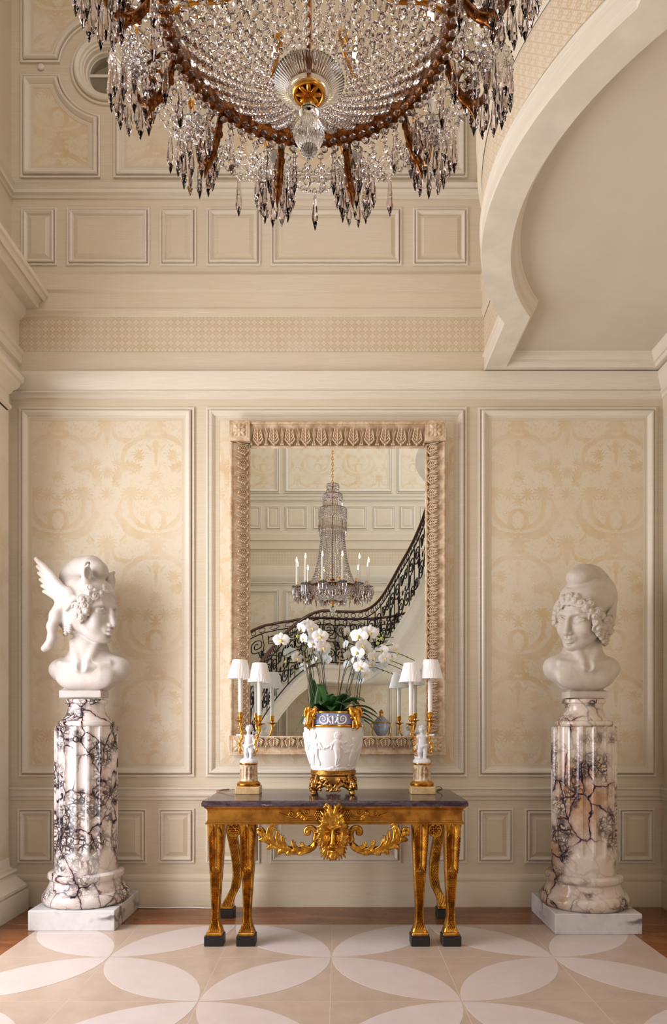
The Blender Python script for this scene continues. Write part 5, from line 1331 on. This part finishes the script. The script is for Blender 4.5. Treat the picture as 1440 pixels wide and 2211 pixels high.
def stem(pts, r=.0032, mat=None, name='stem'): MB().tube([oloc(*p) for p in spline(pts, 6)], r, 6).build(name, mat or M_stem, orch, 60)
stem([(690,1540,0),(672,1480,.0),(665,1420,0),(661,1375,.01),(668,1350,.02),(640,1368,.02),(612,1380,.0),(590,1392,0)])
stem([(695,1535,.02),(690,1470,.02),(678,1420,.02),(668,1385,.0),(650,1410,.02),(622,1428,.02)])
stem([(700,1530,-.02),(697,1460,-.02),(692,1420,-.03),(686,1390,-.03),(676,1372,-.02)])
stem([(672,1535,-.04),(668,1480,-.04),(658,1420,-.03),(654,1390,0)])
stem([(705,1525,.03),(700,1480,.04),(694,1430,.02),(696,1400,0)])
stem([(728,1530,0),(738,1470,.02),(752,1425,.03),(765,1412,.0),(760,1380,.04),(748,1366,.05)])
stem([(744,1525,-.02),(752,1470,-.02),(764,1430,-.02),(772,1395,-.03),(790,1372,-.03),(812,1374,-.02),(850,1376,0)])
stem([(752,1520,0),(762,1460,.0),(770,1420,-.01),(790,1400,-.02),(822,1396,-.01),(848,1392,0)])
stem([(770,1515,.02),(775,1470,.0),(785,1430,-.02),(800,1410,-.02),(830,1407,-.01),(862,1412,-.01),(895,1426,0)], .0028)
stem([(775,1515,.04),(780,1470,.03),(792,1440,.0),(815,1420,.0),(840,1425,-.01),(878,1440,0)], .0028)
stem([(732,1560,-.17),(738,1520,-.10),(752,1490,-.05),(766,1450,-.03),(768,1420,-.03)], .003)
stem([(672,1540,-.05),(664,1470,-.03),(655,1415,-.02)], .0034, M_stake, 'stake'); stem([(727,1520,.0),(733,1440,.0),(736,1380,0)], .0036, M_stake, 'stake'); stem([(752,1515,0),(762,1460,0),(768,1415,0)], .0034, M_stake, 'stake'); stem([(698,1520,0),(690,1440,0),(687,1395,0)], .0034, M_stake, 'stake')
# ================================================================== crystal chandelier
CC = Vector((-.068, 1.64, 0))
chand = thing('crystal_chandelier', 'large crystal bead chandelier with twelve candle arms hanging in the hall', 'chandelier', (CC.x, CC.y, 0))
def bead_mesh(n=8):
    m = MB(); vs = [(0,0,1.0)]
    for z, r in ((.62,.62),(0,1.0),(-.62,.62)):
        for i in range(n): a = 2*PI*(i+(.5 if z else 0))/n; vs.append((r*math.cos(a), r*math.sin(a), z))
    vs.append((0,0,-1.0)); F = [(0,1+i,1+(i+1) % n) for i in range(n)]
    a0, b0, c0, e = 1, 1+n, 1+2*n, 1+3*n
    for i in range(n):
        j = (i+1) % n
        F += [(a0+i, b0+i, b0+j), (a0+i, b0+j, a0+j), (b0+i, c0+i, b0+j), (c0+i, c0+j, b0+j), (e, c0+j, c0+i)]
    return vs, F
BV, BF = bead_mesh(); BEAD = MB().add(BV, BF).mesh('bead'); BEAD.materials.append(M_crystal)
def prism_mesh(L=.100, w=.0096, n=6):
    m = MB(); m.lathe([(.0022,0),(.0040,-.004),(w*.55,-.020),(w,-L*.70),(w*.10,-L)], n); return m.mesh('prism')
PRISM = prism_mesh(); PRISM.materials.append(M_prism)
# ---- bead strings: bowl below the ring, tent above it, drapery out to the arms
R0, ZR = .328, 3.03
beads = []                                            # (position, axis direction, half width, half length)
def string(P, hw, hl, gap=1.04):
    """fill a polyline with beads"""
    P = [Vector(p) for p in P]; d = [0]
    for a, b in zip(P[:-1], P[1:]): d.append(d[-1]+(b-a).length)
    s_ = 0
    while True:
        t = s_/d[-1]; L = hl(t) if callable(hl) else hl; W = hw(t) if callable(hw) else hw
        c = s_+L
        if c > d[-1]: break
        i = max(k for k in range(len(d)) if d[k] <= c); i = min(i, len(P)-2); q = (c-d[i])/(d[i+1]-d[i]+1e-9)
        beads.append((P[i].lerp(P[i+1], q), (P[i+1]-P[i]).normalized(), W, L)); s_ = c+L*gap
NS = 36
for i in range(NS):
    a = 2*PI*i/NS; c, s_ = math.cos(a), math.sin(a)
    string([(r*c, r*s_, 3.040-(.318-r)*.665-.012*math.sin(PI*(r-.083)/.235)) for r in np.linspace(.316, .086, 12)], lambda t: .0142-.0072*t, lambda t: .0138-.0066*t)
NT_ = 40
for i in range(NT_):
    a = 2*PI*(i+.5)/NT_; c, s_ = math.cos(a), math.sin(a)
    rz = [(.325,3.045),(.262,3.13),(.215,3.25),(.183,3.38),(.160,3.52),(.146,3.66),(.138,3.80)]
    string([(r*c, r*s_, z) for r, z in spline(rz, 4)], lambda t: .0150-.0045*t, lambda t: .0185-.006*t)
for i in range(60):                                    # drapery from the ring down and out between the arms
    a = 2*PI*(i+.5)/60; c, s_ = math.cos(a), math.sin(a)
    string([(r*c, r*s_, z) for r, z in ((.350,3.004),(.366,2.982),(.392,2.962),(.412,2.955) if i % 2 else (.436,2.962))], .0108, .0104)
for k_ in range(12):                                   # festoons from arm to arm
    a0 = math.radians(15+30*k_); a1 = math.radians(45+30*k_)
    for dz, rr_ in ((.055,.440),(.030,.432),(.012,.420)):
        string([(rr_*math.cos(a0+(a1-a0)*t)*(1-.03*math.sin(PI*t)), rr_*math.sin(a0+(a1-a0)*t)*(1-.03*math.sin(PI*t)), 3.005-dz*math.sin(PI*t)) for t in np.linspace(.10, .90, 9)], .0088, .0090)
for zz, rr_ in ((3.034,.348),(3.012,.347),(3.006,.334),(3.012,.316)):            # rows of studs on the ring itself
    n = 72
    for i in range(n):
        a = 2*PI*(i+(.5 if zz > 3.03 else 0))/n; beads.append((Vector((rr_*math.cos(a), rr_*math.sin(a), zz-.006 if rr_ > .34 else zz-.008)), Vector((math.cos(a), math.sin(a), 0)) if rr_ > .34 else Vector((0, 0, 1)), .0100, .0065))
def orient(d): return d.to_track_quat('Z', 'Y')
camv = Vector((-CC.x, -CC.y, EYE))
def seen(b):                                            # apparent size in the photograph, none when above the frame
    p = b[0]+Vector((CC.x, CC.y, 0)); up = (p.z-EYE)/max(p.y, .1)
    return b[2]/max(p.y, .1) if up < 1.03 else 0
order = sorted(range(len(beads)), key=lambda i: -seen(beads[i]))
for i in order[:300]:
    p, d, w, L = beads[i]; o = obj('bead', BEAD, None, chand, p, orient(d).to_euler(), (w, w, L))
rest = MB(); bv = [Vector(v) for v in BV]
for i in order[300:]:
    p, d, w, L = beads[i]; q = orient(d).to_matrix()
    rest.add([p+q @ Vector((v.x*w, v.y*w, v.z*L)) for v in bv], BF)
o = rest.build('bead_strings', M_crystal, chand); o['kind'] = 'stuff'
# ---- gilt ring and frame
MB().sweep([(R0*math.cos(a), R0*math.sin(a)) for a in np.linspace(0, 2*PI, 73)[:-1]], [(.010,ZR-.026),(.018,ZR-.020),(.012,ZR-.010),(.010,ZR+.012),(.018,ZR+.020),(.008,ZR+.026),(-.010,ZR+.026),(-.012,ZR-.018),(-.008,ZR-.024),(.010,ZR-.026)], closed=True).build('gilt_ring', M_bronze, chand, 35)
for q in range(6):
    a = math.radians(q*60+30); m = MB(); R = Matrix.Rotation(a, 3, 'Z')
    for j in range(5):
        t = (j-2)*.42; m.sphere(R @ Vector((R0+.006, .020*math.sin(t*1.3), ZR+.03+.022*math.cos(t))), (.006,.007,.020), 8, 6, rot=R @ Matrix.Rotation(-t, 3, 'X'))
    m.build('gilt_palmette', M_bronze, chand, 60)
for q in range(6):                                      # curled straps inside the ring that carry the bowl
    a = math.radians(q*60); R = Matrix.Rotation(a, 3, 'Z')
    MB().tube([R @ Vector((p[0], 0, p[1])) for p in spline([(.328,3.04),(.27,3.07),(.20,3.075),(.15,3.11),(.16,3.14),(.185,3.13)], 5)], .0062, 7).build('gilt_strap', M_ormolu, chand, 60)
# ---- dish, boss and pineapple finial below
dz = 2.872
def rib(n, amp): return lambda a, z: 1+amp*math.cos(n*a)
MB().lathe([(.030,dz-.006),(.046,dz-.012),(.050,dz-.010),(.056,dz-.004),(.080,dz+.010),(.082,dz+.013),(.078,dz+.014),(.052,dz+.002),(.030,dz)], 192, flute=lambda a, z: 1+.022*math.cos(64*a)*(1 if z > dz-.006 else 0), cap=False).build('glass_dish', M_clear, chand, 60)
m = MB(); m.tube([(.034*math.cos(a), .034*math.sin(a), dz-.016) for a in np.linspace(0, 2*PI, 33)[:-1]], .0048, 8, closed=True); m.build('boss_ring', M_ormolu, chand, 60)
m = MB(); m.lathe([(.004,dz-.002),(.033,dz-.006),(.033,dz-.010),(.004,dz-.012)], 32)
for q in range(8):
    a = q*PI/4; m.sphere((.018*math.cos(a), .018*math.sin(a), dz-.016), (.014,.006,.005), 10, 6, rot=Matrix.Rotation(a, 3, 'Z'))
m.lathe([(.003,dz-.050),(.012,dz-.046),(.0145,dz-.038),(.012,dz-.030),(.006,dz-.026),(.008,dz-.014)], 24); m.build('gilt_boss', M_ormolu, chand, 50)
def pine(a, z): return 1+.055*math.cos(18*a+z*520)*math.cos(18*a-z*520)*2
MB().lathe([(.010,dz-.050),(.021,dz-.054),(.0235,dz-.062),(.020,dz-.070),(.014,dz-.073),(.022,dz-.080),(.0325,dz-.096),(.0345,dz-.110),(.031,dz-.126),(.022,dz-.138),(.017,dz-.141),(.019,dz-.146),(.015,dz-.156),(.004,dz-.166)][::-1], 108, flute=lambda a, z: pine(a, z) if dz-.138 < z < dz-.078 else (1+.06*math.cos(20*a) if z <= dz-.138 else 1)).build('glass_pineapple', M_clear, chand, 40)
# ---- stem, crown tiers, chain
MB().lathe([(.006,2.90),(.006,3.70),(.016,3.74),(.008,3.80),(.006,4.30),(.020,4.32),(.008,4.36)], 16).build('stem', M_bronze, chand, 40)
for (rt, zt, n, L, bl) in ((.172,4.03,44,.20,6),(.118,4.21,32,.11,3),(.076,4.335,22,.07,2)):
    MB().sweep([(rt*math.cos(a), rt*math.sin(a)) for a in np.linspace(0, 2*PI, 49)[:-1]], [(0,zt-.004),(.003,zt),(0,zt+.004),(-.003,zt),(0,zt-.004)], closed=True).build('crown_ring', M_bronze, chand, 40)
    dr = MB()
    for q in range(n):
        a = 2*PI*q/n; c = Vector((rt*math.cos(a), rt*math.sin(a), 0))
        for b_ in range(bl): dr.add([c+Vector((v.x*.0115, v.y*.0115, zt-.012-b_*.021+v.z*.011)) for v in bv], BF)
        dr.lathe([(.0015,0),(.008,-.02),(.0115,-L*.7),(.001,-L)], 6, c=(c.x, c.y, zt-.018-bl*.021))
    o = dr.build('crown_drops', M_prism, chand); o['kind'] = 'stuff'
LINK = MB().tube([(.011*math.cos(a), 0, .022*math.sin(a)) for a in np.linspace(0, 2*PI, 15)[:-1]], .0042, 6, closed=True).mesh('chain_link', 60); LINK.materials.append(M_ormolu)
z = 4.375; i = 0
while z < 8.19: obj('chain_link', LINK, None, chand, (0,0,z), (0,0,PI/2*(i % 2))); z += .0365; i += 1
# ---- the twelve arms
def arm_meshes():
    A = MB(); P = [(.330,3.040),(.352,3.005),(.362,2.972),(.385,2.940),(.408,2.926),(.428,2.930),(.446,2.950),(.457,2.985),(.460,3.020)]
    sp = spline([(p[0], 0, p[1]) for p in P], 5); A.tube(sp, list(np.interp(np.linspace(0,1,len(sp)), [0,.3,.5,.8,1], [.008,.0095,.0115,.007,.005])), 8, flat=1.0)
    A.tube([(.392,0,2.944),(.404,0,2.926),(.418,0,2.908),(.424,0,2.890)], [.010,.0095,.006,.001], 8)                   # pointed leaf under the bend
    A.tube([(q[0],0,q[1]) for q in spline([(.372,2.975),(.384,3.000),(.402,3.006),(.412,2.992),(.404,2.978),(.396,2.984)], 5)], list(np.linspace(.0065,.0035,26)), 7)
    A.tube([(q[0],0,q[1]) for q in spline([(.400,2.944),(.416,2.962),(.426,2.980),(.420,2.992)], 4)], list(np.linspace(.005,.003,13)), 6)
    A.tube([(q[0],0,q[1]) for q in spline([(.345,3.03),(.375,3.045),(.400,3.035),(.425,3.03),(.455,3.035)], 4)], .0042, 6)
    for j in range(9):
        t = j/8; p = sp[6+int(t*24)]; s_ = (-1)**j; A.sphere((p[0]-.004, s_*.006, p[2]-.004), (.006,.005,.010), 7, 5)
    B = MB().lathe([(.007,3.018),(.014,3.014),(.034,3.020),(.055,3.036),(.058,3.041),(.054,3.041),(.032,3.028),(.012,3.026)], 96, flute=lambda a, z: 1+.035*math.cos(24*a)*(1 if z > 3.018 else 0), cap=False)
    B.lathe([(.010,3.026),(.012,3.040),(.018,3.052),(.020,3.066),(.017,3.068),(.013,3.056)], 32, cap=False)
    Cn = MB().lathe([(.0115,3.048),(.0115,3.335),(.006,3.340)], 16)
    Fl = MB().lathe([(.004,3.338),(.0095,3.350),(.0105,3.362),(.007,3.380),(.0015,3.404)], 12)
    S_ = MB().tube([(q[0]+.04,q[2],q[1]) for q in spline([(.385,3.055,.03),(.390,3.085,.035),(.402,3.100,.035),(.412,3.092,.03),(.405,3.080,.03)], 4)], .0042, 6)
    r = []
    for nm, mb, mt, sm in (('arm', A, M_bronze, 60), ('bobeche', B, M_clear, 50), ('candle', Cn, M_candle, 40), ('flame_bulb', Fl, M_flame, 60), ('scroll', S_, M_ormolu, 60)):
        me = mb.mesh(nm, sm); me.materials.append(mt)
        if nm in ('bobeche', 'candle', 'flame_bulb'): me.transform(Matrix.Translation((.46, 0, 0)))
        r.append(me)
    return r
AM = arm_meshes()
for q in range(12):
    a = math.radians(15+30*q); ar = obj('arm', AM[0], None, chand, (0,0,0), (0,0,a))
    for me in AM[1:]: obj(me.name, me, None, ar)
    for j in range(13):
        t = 2*PI*(j+.5)/13; obj('prism', PRISM, None, ar, (.46+.054*math.cos(t), .054*math.sin(t), 3.014), (0,0,t), (1,1,.97))
    for j in range(9):
        t = 2*PI*j/9; obj('prism', PRISM, None, ar, (.456+.040*math.cos(t), .040*math.sin(t), 2.972), (0,0,t), (.95,.95,.92))
    bb_ = MB()
    for j in range(22):
        if j < 13: t = 2*PI*(j+.5)/13; c = Vector((.46+.056*math.cos(t), .056*math.sin(t), 3.022)); w = .0072
        else: t = 2*PI*(j-13)/9; c = Vector((.456+.040*math.cos(t), .040*math.sin(t), 2.980)); w = .0080
        bb_.add([c+Vector((v.x*w, v.y*w, v.z*w*1.1)) for v in bv], BF)
    o = bb_.build('bobeche_beads', M_crystal, ar); o['kind'] = 'stuff'
for q in range(12):                                      # single drops between the arms and on the ring
    for da, rr_, zz in ((0, .432, 2.944), (9, .352, 2.985), (-9, .352, 2.985)):
        a = math.radians(30*q+da); obj('prism', PRISM, None, chand, (rr_*math.cos(a), rr_*math.sin(a), zz), (0,0,a), (1.05,1.05,1.05))
# ================================================================== curved staircase behind the camera (seen in the mirror)
SP = [(-1.30,1.9,0.0),(-1.27,1.2,.62),(-1.14,.40,1.18),(-.92,-.40,1.66),(-.62,-.93,2.06),(-.30,-1.12,2.26),(.10,-1.16,2.26),(.42,-1.10,2.27),(.66,-.74,2.42),(.90,-.02,2.78),(1.06,.45,3.05),(1.17,.92,3.36),(1.20,1.45,3.78),(1.16,1.88,4.12)]
PT = spline(SP, 12); PT = [Vector(p) for p in PT]
dist = [0]
for a, b in zip(PT[:-1], PT[1:]): dist.append(dist[-1]+(Vector((b.x-a.x, b.y-a.y))).length)
LEN = dist[-1]
def path(s_, side=0.0):
    s_ = min(max(s_, 0), LEN-1e-6); i = int(np.searchsorted(dist, s_, side='right'))-1; i = min(i, len(PT)-2); q = (s_-dist[i])/(dist[i+1]-dist[i]+1e-9)
    p = PT[i].lerp(PT[i+1], q); j0, j1 = max(i-3, 0), min(i+4, len(PT)-1); t = PT[j1]-PT[j0]; t = Vector((t.x, t.y)).normalized()
    n = Vector((t.y, -t.x)); return Vector((p.x+n.x*side, p.y+n.y*side, p.z))
stair = struct(bpy.data.objects.new('stairs', None)); COL.objects.link(stair)
WD = .92; NSG = 90
def strip(name, f0, f1, mat, sm=60):
    MB().grid([[f0(LEN*i/NSG), f1(LEN*i/NSG)] for i in range(NSG+1)]).build(name, mat, stair, sm)
dn = lambda p, d: Vector((p.x, p.y, max(p.z-d, 0)))
m = MB(); m.grid([[dn(path(LEN*i/NSG, 0), -.03), dn(path(LEN*i/NSG, -.018), -.02), dn(path(LEN*i/NSG, -.018), .03), dn(path(LEN*i/NSG, 0), .045), dn(path(LEN*i/NSG, 0), .22), dn(path(LEN*i/NSG, -.012), .225), dn(path(LEN*i/NSG, -.014), .25), dn(path(LEN*i/NSG, .01), .27)] for i in range(NSG+1)]); m.build('inner_stringer', M_plaster, stair, 40)
m = MB(); m.grid([[dn(path(LEN*i/NSG, .01), .27), dn(path(LEN*i/NSG, .10), .275), dn(path(LEN*i/NSG, .11), .262), dn(path(LEN*i/NSG, WD/2), .24), dn(path(LEN*i/NSG, WD-.11), .262), dn(path(LEN*i/NSG, WD-.10), .275), dn(path(LEN*i/NSG, WD), .27)] for i in range(NSG+1)]); m.build('soffit', M_plaster, stair, 40)
strip('outer_stringer', lambda s_: dn(path(s_, WD), .27), lambda s_: dn(path(s_, WD), -.03), M_plaster)
# steps
s_ = 0; zprev = 0
STEP = []
ss = np.linspace(0, LEN, 600); zz_ = [path(q).z for q in ss]
levels = list(np.arange(.16, 4.12, .163)); k0 = 0
for lv in levels:
    i1 = next((i for i, q in enumerate(zz_) if q >= lv), None)
    if i1 is None: break
    STEP.append((ss[k0], ss[i1], lv-.163 if lv > .17 else 0)); k0 = i1
for a, b, z in STEP:
    n = max(2, int((b-a)/.15)+1); top = []
    for i in range(n+1):
        q = a+(b-a)*i/n; p0 = path(q, .0); p1 = path(q, WD); top.append([(p0.x, p0.y, z), (p1.x, p1.y, z)])
    m = MB().grid(top); p0, p1 = path(b, 0), path(b, WD); m.add([(p0.x,p0.y,z),(p1.x,p1.y,z),(p1.x,p1.y,z+.163),(p0.x,p0.y,z+.163)], [(0,1,2,3)])
    m.build('step', M_plaster, stair)
def balustrade(label, side, sa, sb, hgt=.92):
    root = thing('stair_balustrade', label, 'railing', tuple(path(sa, side)))
    o0 = Vector(root.location); n = int((sb-sa)/.05)
    g = lambda s_, h: path(s_, side)+Vector((0,0,h))-o0
    S_ = [sa+(sb-sa)*i/n for i in range(n+1)]
    MB().tube([g(q, hgt) for q in S_], .030, 8, flat=.75).build('handrail', M_rail, root, 60)
    for h in (.80, .07): MB().tube([g(q, h) for q in S_], .010, 6).build('iron_rail', M_iron, root, 60)
    L = sb-sa; nc = int(L/.115); c = MB()
    for i in range(nc):
        s0 = sa+(i+.5)*L/nc; MB().tube([g(s0+.036*math.cos(t), .858+.036*math.sin(t)) for t in np.linspace(0, 2*PI, 13)[:-1]], .0062, 5, closed=True).build('ring', M_iron, root, 60)
    nu = max(1, int(round(L/.36))); U = L/nu
    for i in range(nu):
        b0 = sa+i*U; m = MB(); fl = 1 if i % 2 else -1
        def q(u, h): return g(b0+U*(.5+fl*(u-.5)), h)
        def vol(cx, cy, R_, turns, ph, hand, tail):
            pts = []
            for k in range(int(turns*12)+1):
                t = k/12*2*PI/1.0; r = R_*(.16+.84*(k/(turns*12))); pts.append((cx+hand*r*math.cos(ph+t)/U*.9, cy+r*math.sin(ph+t)))
            pts += tail; m.tube([q(*p) for p in pts], .0095, 5)
        vol(.30, .62, .125, 1.75, .4, 1, [(.52,.50),(.62,.36)])
        vol(.70, .27, .125, 1.75, 3.5, 1, [(.46,.38),(.36,.50)])
        vol(.80, .66, .080, 1.5, 2.0, -1, [(.66,.74)])
        vol(.20, .22, .080, 1.5, 5.2, -1, [(.34,.14)])
        m.tube([q(0, .07), q(0, .80)], .008, 5)
        m.tube([q(.5, .07), q(.46, .25), q(.54, .60), q(.5, .80)], .008, 5)
        for k in range(7):
            a = k*2*PI/7; m.tube([q(.5, .45), q(.5+.06*math.cos(a)/U, .45+.085*math.sin(a)*1.2)], [.012,.002], 5)
        for k in range(5):
            a = .5+k*.5; m.tube([q(.86, .42), q(.86+.05*math.cos(a)/U, .42+.07*math.sin(a))], [.010,.002], 5)
        m.build('scroll_panel', M_iron, root, 60)
    return root
balustrade('dark wrought iron balustrade with brown handrail along the inner curve of the stair', .03, .35, LEN-.02)
ia = next(i for i, p in enumerate(PT) if p.z > 1.3); ib = next(i for i, p in enumerate(PT) if p.z > 2.75)
balustrade('dark wrought iron balustrade along the outer edge of the stair landing', WD-.05, dist[ia], dist[ib])
# gilt-mounted urn and a dark bowl on a low cabinet under the stair
cab = thing('side_cabinet', 'dark wooden side cabinet against the far panelled wall below the stairs', 'cabinet', (.95, -1.86, 0))
MB().bbox(-.62,.62,-.22,.22,.06,1.02,.006).build('body', M_rail, cab); MB().bbox(-.66,.66,-.25,.25,1.02,1.06,.006).build('top', M_tabletop, cab); MB().bbox(-.60,.60,-.20,.20,0,.06,.004).build('base', M_ebony, cab)
for sx in (-1, 1):
    d = MB().bbox(sx*.31-.28,sx*.31+.28,.22,.24,.12,.96,.004).build('door', M_rail, cab); MB().sphere((sx*.06,.255,.55), .015, 10, 8).build('knob', M_ormolu, d, 60)
u2 = thing('lidded_urn', 'small grey lidded urn with gilt mounts reflected in the mirror', 'urn', (.75, -1.80, 1.06))
MB().lathe([(.06,.05),(.10,.10),(.135,.18),(.14,.24),(.12,.28),(.13,.29),(.11,.32),(.05,.38),(.02,.40)], 28, flute=lambda a, z: 1+.03*math.cos(10*a)).build('body', m_porcelain('grey_blue_porcelain', (128, 128, 142), .5, .25), u2, 50)
MB().lathe([(.02,.39),(.035,.41),(.03,.44),(.042,.455),(.03,.48),(.01,.51)], 16).build('finial', M_ormolu, u2, 50)
m = MB(); m.lathe([(.132,.275),(.145,.283),(.140,.295),(.13,.297)], 32); m.lathe([(.13,0),(.14,.012),(.12,.03),(.07,.05)], 24); m.build('gilt_mounts', M_ormolu, u2, 50)
for sx in (-1, 1): MB().tube([(sx*p[0],0,p[1]) for p in spline([(.13,.26),(.17,.27),(.175,.22),(.15,.17),(.16,.10),(.13,.03)], 5)], .012, 7).build('handle', M_ormolu, u2, 60)
